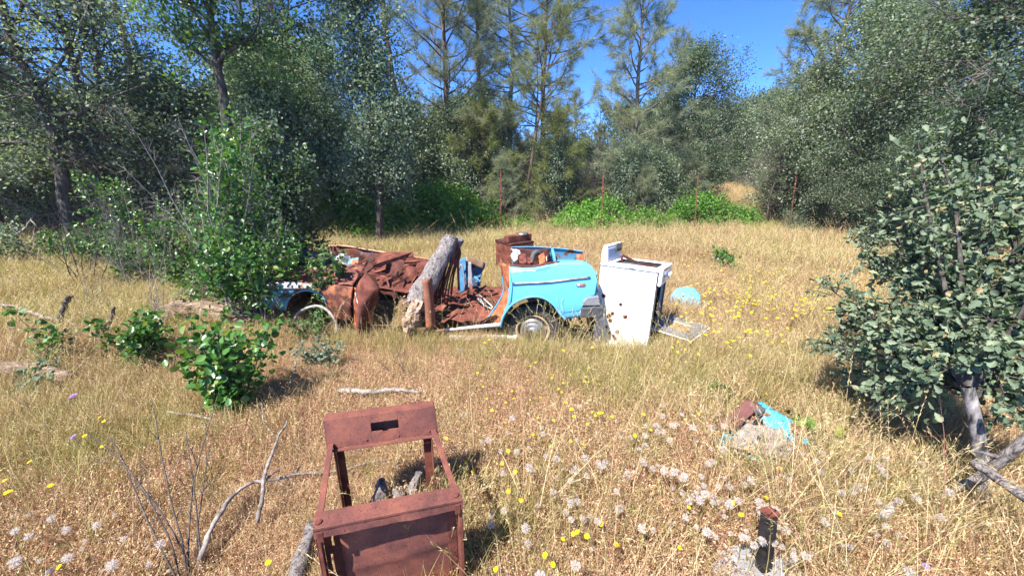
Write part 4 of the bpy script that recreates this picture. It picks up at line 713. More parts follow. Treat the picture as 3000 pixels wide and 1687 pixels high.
def leaf_kites(P, D, N, L, W):
    n = len(P); D = unit(D); S = unit(np.cross(D, N)); L = np.broadcast_to(L, (n,))[:, None]; W = np.broadcast_to(W, (n,))[:, None]
    V = np.stack([P, P + D * L * .5 + S * W * .5, P + D * L, P + D * L * .5 - S * W * .5], 1).reshape(-1, 3); return V, (np.arange(n) * 4)[:, None] + np.arange(4)
def rot_about(v, k, a):
    k = unit(k); return v * math.cos(a) + np.cross(k, v) * math.sin(a) + k * np.dot(k, v) * (1 - math.cos(a))
def rperp(d, r):
    p = np.cross(d, r.normal(size=3)); return p / (np.linalg.norm(p) + 1e-9)
def wander(p, d, L, n, r, wob=.15, lift=0.0):
    pts = [np.array(p, float)]; d = unit(d)
    for i in range(n):
        d = unit(d + r.normal(size=3) * wob + np.array([0, 0, lift])); pts.append(pts[-1] + d * L / n)
    return np.array(pts), d

TWIG_DEAD = M_noise('dead_twigs', [(0.3, (0.10, 0.075, 0.065)), (0.7, (0.27, 0.225, 0.195))], 12, 0.9, 0, 0.004)
def oak(seed, H, Rc, clear=.25, nl=24, sub=6, tw=4, per=34, leaf=.07, mat=None, bark=None, r0=.13, prof=None, dead=0, spread=.16, lean=(0, 0), top=.35, shape=OVAL, kite=True, name='oak'):
    r = np.random.default_rng(seed); T = Twigs(); TD = Twigs(); n = 12
    z = np.linspace(0, H * .93, n); wob = np.cumsum(r.normal(size=(n, 2)) * .04 * H / 6, axis=0); wob -= wob[0]
    tr = np.stack([wob[:, 0] + lean[0] * z, wob[:, 1] + lean[1] * z, z], 1); tr[0, 2] = -.15; rad = r0 * (1 - .88 * np.linspace(0, 1, n) ** .9); rad[0] *= 1.3; T.add(tr, rad, 9)
    prof = prof or (lambda t: math.sin(math.pi * min(1, max(0.02, (t - clear) / (1 - clear))) ** .7) * .85 + .15)
    C = []; CD = []
    for i in range(nl):
        t = clear + (1 - clear) * ((i + r.random()) / nl); t = min(t, .99); s = np.array([np.interp(t * H * .93, z, tr[:, k]) for k in range(3)])
        az = i * 2.4 + r.normal() * .4; el = R(5 + 60 * t) + r.normal() * .2; d = np.array([math.cos(az) * math.cos(el), math.sin(az) * math.cos(el), math.sin(el)])
        Ln = Rc * prof(t) * (.7 + .55 * r.random()); P, dd = wander(s, d, Ln, 6, r, .17, .03); rb = np.interp(t, np.linspace(0, 1, n), rad) * .55; T.add(P, np.linspace(rb, .008, 7), 5)
        for j in range(sub):
            q = .25 + .75 * (j + r.random()) / sub; k = min(5, int(q * 6)); f = q * 6 - k; s2 = P[k] * (1 - f) + P[min(6, k + 1)] * f; d2 = rot_about(unit(P[min(6, k + 1)] - P[k]), rperp(dd, r), R(25 + 50 * r.random())); l2 = Ln * (.28 + .25 * r.random()) * (1.2 - .5 * q) + .15
            P2, d3 = wander(s2, d2, l2, 3, r, .2, .03); T.add(P2, np.linspace(.012, .004, 4), 4)
            isdead = r.random() < dead
            for m in range(tw):
                s3 = P2[1 + m % 3]; d4 = rot_about(d3, rperp(d3, r), R(20 + 60 * r.random())); l3 = .18 + .3 * r.random(); P3, d5 = wander(s3, d4, l3, 2, r, .25, .02); (TD if isdead and dead > .2 else T).add(P3, [.005, .003, .0015], 3)
                if isdead:
                    for q4 in range(4): P4, _x = wander(P3[q4 % 3], rot_about(d5, rperp(d5, r), .8), .32, 2, r, .3); (TD if dead > .2 else T).add(P4, [.0035, .0025, .001], 3)
                else: C.append(P3[2]); CD.append(d5); C.append((P3[0] + P3[1]) / 2); CD.append(d4)
    C = np.array(C); CD = np.array(CD); per2 = max(1, per // 2); idx = np.repeat(np.arange(len(C)), per2)
    P = C[idx] + r.normal(size=(len(idx), 3)) * spread * np.array([1, 1, .75]); D = unit(CD[idx] * .7 + r.normal(size=P.shape) * .8); N = unit(r.normal(size=P.shape) * .75 + np.array([0, 0, 1.0])); Ls = leaf * (.65 + .7 * r.random(len(P)))
    if kite: V, Fc = leaf_kites(P, D, N, Ls, Ls * .62)
    else: V, Fc = leaf_arrays(P, D, N, Ls, Ls * .8, shape)
    out = (T.mesh(name + '_trunk', bark or BARK_OAK), raw_mesh(name + '_crown', V, [Fc], mat or LEAF_OAK))
    return out + ((TD.mesh(name + '_dead_twigs', TWIG_DEAD),) if TD.n else ())

def pine(seed, H, Rc, clear=.3, nl=46, tw=7, tufts=4, per=18, ln=.24, wd=.0078, mat=None, bark=None, r0=.12, lean=(0, 0), bow=0, up=(10, 45), cone=1.0, deadlow=8, name='pine'):
    r = np.random.default_rng(seed); T = Twigs(); n = 14; z = np.linspace(0, H, n); wob = np.cumsum(r.normal(size=(n, 2)) * .03, axis=0); wob -= wob[0]
    tt = np.linspace(0, 1, n); tr = np.stack([wob[:, 0] + lean[0] * z + bow * np.sin(tt * 3.1), wob[:, 1] + lean[1] * z, z], 1); tr[0, 2] = -.2; rad = r0 * (1 - .9 * tt); rad[0] *= 1.25; T.add(tr, rad, 9)
    C = []; CD = []
    def on(t): return np.array([np.interp(t, tt, tr[:, k]) for k in range(3)])
    for i in range(deadlow):
        t = clear * (.35 + .7 * r.random()); az = r.random() * 6.28; d = np.array([math.cos(az), math.sin(az), r.normal() * .25]); P, dd = wander(on(t), d, .4 + Rc * .5 * r.random(), 5, r, .18, -.02); T.add(P, np.linspace(.014, .003, 6), 4)
        for m in range(4): P2, _ = wander(P[2 + m % 3], rot_about(dd, rperp(dd, r), .8), .3 * r.random() + .15, 2, r, .2); T.add(P2, [.005, .003, .0015], 3)
    for i in range(nl):
        t = clear + (1 - clear) * (i + r.random()) / nl; t = min(.995, t); q = (t - clear) / (1 - clear)
        az = i * 2.4 + r.normal() * .5; el = R(up[0] + (up[1] - up[0]) * q) + r.normal() * .15; d = np.array([math.cos(az) * math.cos(el), math.sin(az) * math.cos(el), math.sin(el)])
        Ln = Rc * ((1 - q) ** .75 * cone + (1 - cone) * math.sin(math.pi * (q * .85 + .1)) + .10) * (.65 + .6 * r.random()); P, dd = wander(on(t), d, Ln, 6, r, .09, .045); T.add(P, np.linspace(min(.03, .4 * np.interp(t, tt, rad) + .008), .005, 7), 5)
        for j in range(tw):
            s = .3 + .7 * (j + r.random()) / tw; k = min(5, int(s * 6)); f = s * 6 - k; s2 = P[k] * (1 - f) + P[k + 1] * f; d2 = rot_about(unit(P[k + 1] - P[k]), rperp(dd, r), R(20 + 35 * r.random())); d2[2] = d2[2] * .8 + .12; l2 = (.2 + .35 * r.random()) * (.6 + Rc / 3); P2, d3 = wander(s2, d2, l2, 3, r, .12, .04); T.add(P2, [.007, .005, .004, .002], 3)
            for m in range(tufts): g = 1 - .75 * m / max(1, tufts); kk = g * 3; k0 = min(2, int(kk)); C.append(P2[k0] + (P2[k0 + 1] - P2[k0]) * (kk - k0)); CD.append(d3)
        C.append(P[-1]); CD.append(dd)
    C = np.array(C); CD = unit(np.array(CD)); idx = np.repeat(np.arange(len(C)), per); m = len(idx)
    D = unit(CD[idx] * .75 + r.normal(size=(m, 3)) * .62); L = ln * (.7 + .5 * r.random(m)); S = unit(np.cross(D, r.normal(size=(m, 3)))); P = C[idx] + r.normal(size=(m, 3)) * .02
    tip = P + D * L[:, None]; tip[:, 2] -= L * .18; w2 = wd * .5
    V = np.stack([P - S * w2, P + S * w2, tip], 1).reshape(-1, 3); Fc = (np.arange(m) * 3)[:, None] + np.arange(3)
    return T.mesh(name + '_trunk', bark or BARK_PINE), raw_mesh(name + '_crown', V, [Fc], mat or NEEDLE)

def bush(seed, H, Rc, ns=9, per=7, cl=16, leaf=.06, mat=None, bark=None, stem=.010, spread=.07, base=.06, low=.2, shape=ROUND, dead=0, flop=.25, kite=False, name='bush', nb=8, up=1.0, shadewidth=.75):
    """stems fanning from one foot, twigs along them, leaves on the twigs"""
    r = np.random.default_rng(seed); T = Twigs(); C = []; CD = []
    for i in range(ns + dead):
        az = r.random() * 6.28; sp = (r.random() ** .6) * Rc / H; d = np.array([math.cos(az) * sp, math.sin(az) * sp, up]); s = np.array([math.cos(az), math.sin(az), 0]) * base * r.random(); s[2] = -.05
        P, dd = wander(s, d, H * (.72 + .36 * r.random()), 8, r, .07, -.02 * flop); T.add(P, np.linspace(stem, stem * .25, 9), 5)
        for j in range(nb):
            q = low + (1 - low) * (j + r.random()) / nb; k = min(7, int(q * 8)); f = q * 8 - k; s2 = P[k] * (1 - f) + P[k + 1] * f; d2 = rot_about(unit(P[k + 1] - P[k]), rperp(dd, r), R(30 + 40 * r.random())); l2 = (.10 + .3 * r.random()) * Rc * (1.15 - .6 * q); P2, d3 = wander(s2, d2, l2, 3, r, .15, .05); T.add(P2, [stem * .4, stem * .3, stem * .22, stem * .12], 4 if i < ns else 3)
            if i < ns:
                for m in range(per): g = r.random() * 3; k0 = min(2, int(g)); C.append(P2[k0] + (P2[k0 + 1] - P2[k0]) * (g - k0)); CD.append(d3)
            else:
                for m in range(4): P4, _ = wander(P2[1 + m % 3], rot_about(d3, rperp(d3, r), .6), .25 * Rc * r.random() + .1, 2, r, .2, .05); T.add(P4, [stem * .2, stem * .14, stem * .08], 3)
    C = np.array(C); CD = np.array(CD); idx = np.repeat(np.arange(len(C)), cl); m = len(idx)
    P = C[idx] + r.normal(size=(m, 3)) * spread; D = unit(CD[idx] * .6 + r.normal(size=(m, 3)) * .8); N = unit(r.normal(size=(m, 3)) * .7 + np.array([0, -.1, 1.0])); L = leaf * (.6 + .7 * r.random(m))
    V, Fc = leaf_kites(P, D, N, L, L * shadewidth) if kite else leaf_arrays(P, D, N, L, L * shadewidth, shape)
    return T.mesh(name + '_stems', bark or STEM_GREY), raw_mesh(name + '_leaves', V, [Fc], mat or LEAF_GLOSSY)

def place(pair, x, y, label, cat, name, scale=1.0, rz=0.0, group=None, parts=('trunk', 'crown', 'dead_twigs'), z=None, sz=None, mats=None):
    root = thing(name, (x, y, float(th(x, y)) if z is None else z), label, cat, group); root.rotation_euler = (0, 0, rz); root.scale = (scale, scale, sz or scale)
    for me, nm in zip(pair, parts):
        o = link(nm, me, root)
        if mats and nm in mats: o.material_slots[0].link = 'OBJECT'; o.material_slots[0].material = mats[nm]
    return root
def xat(px, Y, z=1.5): return (px - 1500) / F * (Y * cP + (CAMH - z) * sP)

# ------------------------------------------------------------------ a small nursery of shared meshes
OAK = [oak(101, 6.5, 2.0, .28, 26, 6, 4, 44, .064, dead=.28), oak(102, 6.0, 2.2, .12, 30, 7, 4, 44, .064, dead=.10), oak(103, 5.0, 2.1, .04, 30, 7, 4, 46, .064, dead=.10)]
OAKT = oak(104, 6.8, 1.9, .48, 24, 7, 4, 50, .064, LEAF_OAK_GREEN, r0=.12, dead=.08)
OAKD = oak(105, 6.6, 2.0, .22, 24, 6, 4, 26, .062, dead=.62, r0=.14)
OAKN = oak(106, 5.6, .95, .23, 34, 5, 3, 44, .064, LEAF_BLUE, r0=.10, prof=lambda t: (.55 + .5 * math.sin(t * 9) ** 2) * (1.1 - .6 * t), dead=.05)
PINE = [pine(201, 9.0, 2.0, .22, 56, 9, 4, 22, cone=.75, wd=.009), pine(202, 10.0, 2.1, .30, 54, 9, 4, 20, cone=.5), pine(203, 9.5, 1.7, .34, 46, 9, 4, 18, cone=.3, up=(-5, 50))]
PINEL = pine(204, 8.2, 1.75, .16, 56, 9, 4, 20, cone=.9, up=(0, 55), bark=BARK_PINE_PALE, r0=.11)
SNAGP = pine(205, 9.0, 1.2, .30, 34, 5, 1, 1, .05, r0=.13, bark=BARK_PINE, deadlow=16, name='bare_pine')
SHRUB = [oak(301, 3.0, 1.3, .02, 26, 6, 4, 30, .065, dead=.15, r0=.05), oak(302, 3.6, 1.2, .03, 28, 6, 4, 28, .065, LEAF_BLUE, dead=.15, r0=.05), oak(303, 2.6, 1.4, .02, 26, 6, 4, 30, .065, LEAF_OAK_GREEN, dead=.1, r0=.05)]
YPINE = pine(401, 2.6, 1.0, .05, 26, 5, 3, 26, .22, .007, r0=.03, up=(15, 60), mat=NEEDLE, deadlow=2)

TR = [  # mesh, px of the trunk at about mid height, Y, scale, rotation, name, category, label, group, materials
 (OAK[0], 165, 8.2, 1.12, .3, 'oak_tree', 'tree', 'tall dark oak with pale leaves and flaking trunk at the meadow edge'),
 (OAKD, 300, 8.9, 1.05, 2.0, 'oak_tree', 'tree', 'dark oak thick with bare dead twigs and a slanting limb'),
 (OAKD, 400, 9.8, .88, 4.1, 'oak_tree', 'tree', 'half-dead twiggy oak between the slanting oak and the green one'),
 (OAKT, 685, 8.0, 1.12, 1.0, 'oak_tree', 'tree', 'bright green oak with a full round crown on a bare dark trunk'),
 (OAK[1], 870, 12.0, .86, 2.6, 'oak_tree', 'tree', 'grey-green oak behind the tall vine-covered shrub'),
 (OAKN, 1095, 9.0, 1.0, .5, 'oak_tree', 'tree', 'slender blue-green oak with a ragged narrow crown behind the car'),
 (OAKN, 985, 11.6, .92, 3.4, 'oak_tree', 'tree', 'smaller narrow blue-green oak beside the slender ragged one'),
 (SNAGP, 1185, 14.0, 1.15, 1.2, 'dead_pine', 'tree', 'leafless dead pine with forked bare limbs against the sky'),
 (SNAGP, 495, 15.0, 1.2, 2.9, 'dead_pine', 'tree', 'bare-limbed pine trunk showing through the gap in the oaks'),
 (PINE[1], 905, 16.5, 1.15, 3.0, 'pine_tree', 'tree', 'pale straight pine rising beyond the grey-green oak'),
 (PINE[1], 1322, 13.5, 1.02, .4, 'pine_tree', 'tree', 'tall pine with reddish lower trunk above the big bramble patch'),
 (PINE[2], 1415, 16.0, 1.1, 1.9, 'pine_tree', 'tree', 'thin-crowned pine just behind the reddish-trunked pine'),
 (PINE[2], 1490, 15.0, 1.05, 3.7, 'pine_tree', 'tree', 'straight pale-trunked pine in the middle of the pine cluster', None, {'trunk': BARK_PINE_PALE}),
 (PINE[1], 1585, 14.2, 1.0, 5.2, 'pine_tree', 'tree', 'thick-trunked pine at the sky-gap end of the cluster'),
 (PINE[2], 1680, 19.5, .52, .9, 'pine_tree', 'tree', 'short wispy pine filling the dip beside the lone tall pine'),
 (PINEL, 1845, 13.8, 1.02, 2.2, 'pine_tree', 'tree', 'lone tall cone-shaped pine standing against open sky'),
 (PINE[2], 1945, 18.0, .72, 4.4, 'pine_tree', 'tree', 'slim pine close behind the lone cone-shaped pine'),
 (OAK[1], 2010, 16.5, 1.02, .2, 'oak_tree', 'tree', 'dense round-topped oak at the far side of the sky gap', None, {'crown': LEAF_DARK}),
 (OAK[2], 2040, 25.0, .85, 2.0, 'oak_tree', 'tree', 'hazy low oak at the end of the clearing trail'),
 (PINE[0], 2380, 14.5, 1.15, 1.1, 'pine_tree', 'tree', 'broad grey-green pine towering over the oak thicket'),
 (PINE[0], 2620, 14.0, 1.1, 3.9, 'pine_tree', 'tree', 'feathery pine showing between the oak crowns and sky'),
 (OAK[2], 2350, 13.2, .95, 4.0, 'oak_tree', 'tree', 'spreading oak at the clearing edge leaning over the trail'),
 (OAK[1], 2480, 12.0, 1.02, .8, 'oak_tree', 'tree', 'dense grey-green oak below the broad towering pine'),
 (OAK[2], 2590, 10.4, 1.0, 3.2, 'oak_tree', 'tree', 'dense low oak behind the leaning fence post'),
 (OAK[1], 2760, 9.2, 1.0, 2.3, 'oak_tree', 'tree', 'big leafy oak behind the grey-leaved bush'),
 (OAK[0], 2960, 7.6, 1.0, 1.5, 'oak_tree', 'tree', 'dark-leaved tall oak at the outer edge of the thicket', None, {'crown': LEAF_DARK}),
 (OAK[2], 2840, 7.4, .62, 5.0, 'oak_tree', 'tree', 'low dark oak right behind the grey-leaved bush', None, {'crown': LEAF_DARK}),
 (OAK[2], 2430, 10.6, .46, 1.0, 'oak_shrub', 'shrub', 'low oak shrub at the meadow edge under the dense low oak'),
 (OAK[2], 2640, 8.8, .52, 2.2, 'oak_shrub', 'shrub', 'low oak shrub touching the grey-leaved bush, at the meadow edge'),
 (PINE[2], 790, 14.0, .95, .7, 'pine_tree', 'tree', 'grey slender pine behind the crown of the bright green oak'),
 (OAK[0], -40, 9.0, 1.05, 2.2, 'oak_tree', 'tree', 'pale-leaved oak at the outermost end of the tree line'),
 (OAK[2], 60, 10.5, .85, 1.2, 'oak_tree', 'tree', 'low bushy oak behind the flaking-trunk oak'),
 (OAK[1], 570, 11.8, .62, 4.5, 'oak_tree', 'tree', 'shaded oak behind the bright green one'),
 (OAK[2], 740, 12.6, .55, .9, 'oak_tree', 'tree', 'shaded low oak filling the space under the bright green crown'),
]
for t in TR:
    pair, px, Y, s, rz, nm, cat, lab = t[:8]
    place(pair, xat(px, Y), Y, lab, cat, nm, s, rz, None, mats=t[9] if len(t) > 9 else None)
# leaning dark sapling pine in the cluster, and young yellowish pines
place(pine(206, 6.5, 1.1, .45, 20, 6, 3, 18, r0=.07, lean=(.16, 0), mat=NEEDLE_YEL, deadlow=4), xat(1525, 12.8, .5), 12.8, 'thin dark pine leaning toward the sky gap in front of the cluster', 'tree', 'pine_tree')
place(YPINE, xat(1400, 13.0), 13.0, 'yellowish young pine above the bramble patch', 'tree', 'young_pine', 1.35, .5, mats={'crown': NEEDLE_YEL})
place(YPINE, xat(1640, 12.9), 12.9, 'yellow-green young pine under the thick-trunked pine', 'tree', 'young_pine', 1.3, 2.5, mats={'crown': NEEDLE_YEL})
place(YPINE, xat(1480, 12.2), 12.2, 'bluish young pine at the meadow edge by the fence post', 'tree', 'young_pine', .8, 4.5)
place(YPINE, xat(1890, 12.5), 12.5, 'small dark young pine in the shade by the lone tall pine', 'tree', 'young_pine', .7, 1.5)
place(YPINE, xat(890, 9.5), 9.5, 'small young pine under the grey-green oak', 'tree', 'young_pine', .8, 3.3)

# ------------------------------------------------------------------ scattered stuff with geometry nodes
def scatter(name, sources, P, rz, scl, idx, tilt=None, realize=False):
    lib = bpy.data.collections.new(name + '_kinds')
    for k, me in enumerate(sources):
        o = bpy.data.objects.new('%s_kind_%02d' % (name, k), me); lib.objects.link(o)
    n = len(P); me = bpy.data.meshes.new(name); me.vertices.add(n); me.vertices.foreach_set('co', np.ascontiguousarray(P, np.float32).ravel())
    rot = np.zeros((n, 3), np.float32); rot[:, 2] = rz
    if tilt is not None: rot[:, :2] = tilt
    a = me.attributes.new('rot', 'FLOAT_VECTOR', 'POINT'); a.data.foreach_set('vector', rot.ravel())
    sc = np.ascontiguousarray(np.broadcast_to(np.asarray(scl, np.float32).reshape(n, -1), (n, 3)), np.float32); a = me.attributes.new('scl', 'FLOAT_VECTOR', 'POINT'); a.data.foreach_set('vector', sc.ravel())
    a = me.attributes.new('idx', 'INT', 'POINT'); a.data.foreach_set('value', np.asarray(idx, np.int32))
    me.update(); o = link(name, me); o['kind'] = 'stuff'
    ng = bpy.data.node_groups.new(name + '_scatter', 'GeometryNodeTree'); ng.interface.new_socket('Geometry', in_out='INPUT', socket_type='NodeSocketGeometry'); ng.interface.new_socket('Geometry', in_out='OUTPUT', socket_type='NodeSocketGeometry')
    N, L = ng.nodes, ng.links; gi = N.new('NodeGroupInput'); go = N.new('NodeGroupOutput'); ip = N.new('GeometryNodeInstanceOnPoints'); ci = N.new('GeometryNodeCollectionInfo')
    ci.inputs['Collection'].default_value = lib; ci.inputs['Separate Children'].default_value = True; ci.inputs['Reset Children'].default_value = True
    def attr(nm, ty): x = N.new('GeometryNodeInputNamedAttribute'); x.data_type = ty; x.inputs['Name'].default_value = nm; return next(s for s in x.outputs if s.enabled and s.name == 'Attribute')
    er = N.new('FunctionNodeEulerToRotation'); L.new(attr('rot', 'FLOAT_VECTOR'), er.inputs[0])
    L.new(gi.outputs[0], ip.inputs['Points']); L.new(ci.outputs[0], ip.inputs['Instance']); ip.inputs['Pick Instance'].default_value = True
    L.new(attr('idx', 'INT'), ip.inputs['Instance Index']); L.new(er.outputs[0], ip.inputs['Rotation']); L.new(attr('scl', 'FLOAT_VECTOR'), ip.inputs['Scale']); rl = N.new('GeometryNodeRealizeInstances') if realize else None
    if realize: L.new(ip.outputs[0], rl.inputs[0]); L.new(rl.outputs[0], go.inputs[0])
    else: L.new(ip.outputs[0], go.inputs[0])
    md = o.modifiers.new('scatter', 'NODES'); md.node_group = ng; return o
def joined(pair, name):
    """trunk and crown meshes as one two-material mesh"""
    out = []; Vs = []; Fs = []; mi = []; mats = []; off = 0
    for k, me in enumerate(pair):
        n = len(me.vertices); v = np.empty(n * 3, np.float32); me.vertices.foreach_get('co', v); Vs.append(v.reshape(-1, 3)); p = len(me.polygons); lt = np.empty(p, np.int32); me.polygons.foreach_get('loop_total', lt); lv = np.empty(len(me.loops), np.int32); me.loops.foreach_get('vertex_index', lv)
        kk = int(lt[0]) if p else 4; Fs.append(lv.reshape(-1, kk) + off); mi.append(k); mats.append(me.materials[0]); off += n
    return raw_mesh(name, np.concatenate(Vs), Fs, mats, mi)

# far wood: one mass beyond the named trees
def far_wood():
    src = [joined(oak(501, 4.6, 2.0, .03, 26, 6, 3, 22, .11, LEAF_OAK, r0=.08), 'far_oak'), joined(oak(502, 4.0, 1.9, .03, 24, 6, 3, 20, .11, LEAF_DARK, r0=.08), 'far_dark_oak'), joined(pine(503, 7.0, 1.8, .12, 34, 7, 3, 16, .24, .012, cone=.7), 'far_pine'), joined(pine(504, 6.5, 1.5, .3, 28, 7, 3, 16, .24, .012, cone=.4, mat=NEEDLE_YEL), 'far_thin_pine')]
    P = []; idx = []; sc = []
    r = np.random.default_rng(77)
    for _ in range(6000):
        y = 17 + 26 * r.random() ** 1.4; px = r.uniform(-500, 3500); x = xat(px, y, 1.7)
        gap = 2050 < px < 2230
        if gap and y < 33: continue
        if any((x - a[0]) ** 2 + (y - a[1]) ** 2 < 1.3 ** 2 for a in P): continue
        top = 380 if 1190 < px < 1720 else (330 if 1720 < px < 1950 else (430 if px < 700 else 320))
        if gap: top = 420
        zt = CAMH + y * math.tan(PITCH * -1 + math.atan((843.5 - top) / F)); k = int(r.choice([0, 1, 2, 3], p=[.2, .15, .4, .25]))
        h = max(2.5, zt - float(th(x, y))) * (.6 + .5 * r.random()) / [4.6, 4.0, 7.0, 6.5][k]
        P.append((x, y, float(th(x, y)) - .1)); idx.append(k); sc.append(min(1.4, h))
        if len(P) > 330: break
    for j in range(22):
        px = 2020 + 250 * (j + r.random()) / 22; y = 33.5 + 8 * r.random(); k = int(r.choice([0, 1, 2, 2])); x = xat(px, y, 2.0); top = r.uniform(285, 370); zt = CAMH + y * math.tan(math.atan((843.5 - top) / F) - PITCH)
        P.append((x, y, float(th(x, y)) - .1)); idx.append(k); sc.append((zt - float(th(x, y))) / [4.6, 4.0, 7.0, 6.5][k])
    return scatter('far_woods', src, np.array(P), r.random(len(P)) * 6.28, np.array(sc), idx)
far_wood()

def thicket():
    r = np.random.default_rng(78); src = [joined(p, 'shrub_%d' % k) for k, p in enumerate(SHRUB)] + [joined(YPINE, 'shrub_pine')] + [joined(oak(305, 2.8, 1.2, .02, 26, 6, 4, 4, .06, dead=.8, r0=.04, bark=STEM_GREY), 'twiggy_shrub'), joined(pine(306, 6.0, .8, .3, 16, 4, 2, 14, r0=.06, deadlow=22), 'pole_pine')]
    P = []; idx = []; sc = []
    for _ in range(3000):
        px = r.uniform(-300, 3250); y = r.uniform(13.0, 17.5) if px > 820 else r.uniform(10.2, 16)
        if px > 2250: y = r.uniform(12.2, 16)
        if 2040 < px < 2250: continue
        x = xat(px, y, .8)
        if any((x - a[0]) ** 2 + (y - a[1]) ** 2 < .85 ** 2 for a in P): continue
        P.append((x, y, float(th(x, y)) - .05)); idx.append(int(r.choice([0, 1, 3, 4, 5], p=[.25, .10, .22, .25, .18]))); kk = idx[-1]; sc.append(r.uniform(.7, 1.45 if not 1580 < px < 2300 else 1.0) * (.75 if kk == 5 else 1))
        if len(P) >= 230: break
    scatter('undergrowth_thicket', src, np.array(P), r.random(len(P)) * 6.28, np.array(sc), idx)
thicket()
# ================================================================== brambles, saplings, bushes
def mound(seed, rx, ry, h, n, leaf, mat, name):
    """low bramble mound: arching canes and a skin of leaves"""
    r = np.random.default_rng(seed); T = Twigs(); C = []
    for i in range(int(n / 55)):
        a = r.random() * 6.28; q = math.sqrt(r.random()); s = np.array([math.cos(a) * rx * q, math.sin(a) * ry * q, 0]); hh = h * (1.05 - q * q * .75) * (.7 + .45 * r.random())
        b2 = r.random() * 6.28; e = s + np.array([math.cos(b2) * .5, math.sin(b2) * .5, hh * .55]); m = (s + e) / 2; m[2] = hh * 1.05; P = smooth_path([s, (s + m) / 2 + np.array([0, 0, hh * .2]), m, e], 10); T.add(P, np.linspace(.008, .003, 10), 4); C.append(P[2:])
    C = np.concatenate(C); idx = r.integers(0, len(C), n); P = C[idx] + r.normal(size=(n, 3)) * .10; P[:, 2] = np.abs(P[:, 2]); D = unit(r.normal(size=(n, 3)) + np.array([0, 0, .1])); N = unit(r.normal(size=(n, 3)) * .6 + np.array([0, -.25, 1])); L = leaf * (.6 + .7 * r.random(n)); V, Fc = leaf_arrays(P, D, N, L, L * .8, [(.3, .42), (.65, .42)])
    return T.mesh(name + '_canes', STEM_DARK), raw_mesh(name + '_leaves', V, [Fc], mat)
MOUND = [mound(601, 1.5, .9, 1.15, 9000, .075, LEAF_BRIGHT, 'bramble'), mound(602, 1.2, .8, .8, 6500, .075, LEAF_BRIGHT, 'bramble')]
PC = ('canes', 'leaves')
for k, px, y, s, rz, lab in [(0, 1000, 10.6, 1.0, .3, 'bright green bramble patch at the foot of the slender blue-green oak'), (0, 1290, 11.5, 1.15, 2.9, 'largest bright green bramble patch under the reddish-trunked pine'), (1, 1160, 10.9, 1.15, 1.0, 'low bramble patch spilling forward between the two taller ones'), (0, 1760, 12.4, .85, .8, 'bramble patch behind the fence post of the lone pine'), (1, 1700, 11.7, .9, 4.0, 'low bramble patch in front of the lone pine'), (0, 2060, 12.5, .92, 3.5, 'sunlit bramble mound at the start of the clearing trail'), (1, 2170, 12.8, .8, .4, 'small bramble clump beside the clearing trail'), (1, 1880, 12.0, .8, 2.2, 'bramble strip between the lone pine and the sunlit mound'), (1, 2420, 11.0, .6, 1.3, 'small bright bramble behind the leaning fence post'), (1, 1530, 11.6, .55, 1.3, 'tiny bramble clump by the dark shrubs beyond the rusted range')]:
    place(MOUND[k], xat(px, y, .5), y, lab, 'bramble', 'bramble_patch', s, rz, 'brambles along the wood edge', PC)

PS = ('stems', 'leaves')
def sap(px, py, H, Rc, lab, name='sapling', cat='sapling', z=0, rz=0, **kw):
    p = gd(px, py, z); return place(bush(hash_(lab), H, Rc, **kw), p[0], p[1], lab, cat, name, 1, rz, None, PS)
def hash_(s): return sum((i + 1) * ord(c) for i, c in enumerate(s)) % 9973
sap(690, 1215, .88, .25, 'glossy green sapling with broad leaves in the straw before the rotting log', ns=9, per=5, cl=3, leaf=.055, mat=LEAF_GLOSSY, bark=STEM_DARK, stem=.007, spread=.05, low=.16, nb=10, flop=.2)
sap(412, 1068, .62, .30, 'dense dark green bush beside the crooked snag', 'small_bush', 'bush', ns=10, per=5, cl=3, leaf=.05, mat=LEAF_GLOSSY, bark=STEM_DARK, stem=.007, spread=.04, low=.12, nb=9)
sap(125, 1085, .62, .22, 'spindly thin sapling among the snags', ns=3, per=4, cl=2, leaf=.05, mat=LEAF_OAK_GREEN, stem=.006, spread=.03, nb=8)
sap(110, 1140, .25, .22, 'low bluish weed at the foot of the spindly sapling', 'weed', 'weed', ns=5, per=4, cl=3, leaf=.05, mat=LEAF_BLUE, stem=.004, spread=.03, nb=6)
sap(985, 950, .98, .20, 'thin upright sapling growing against the crushed front of the car', ns=5, per=5, cl=3, leaf=.05, mat=LEAF_OAK_GREEN, stem=.007, spread=.035, low=.25, nb=10, base=.12)
sap(925, 1085, .34, .20, 'pale small-leaved sapling low in the grass before the car', ns=5, per=5, cl=3, leaf=.03, mat=LEAF_BLUE, stem=.004, spread=.04, nb=7)
sap(905, 1005, .36, .18, 'little green sapling below the bent hoop', ns=5, per=4, cl=3, leaf=.035, mat=LEAF_OAK_GREEN, stem=.004, spread=.04, nb=7)
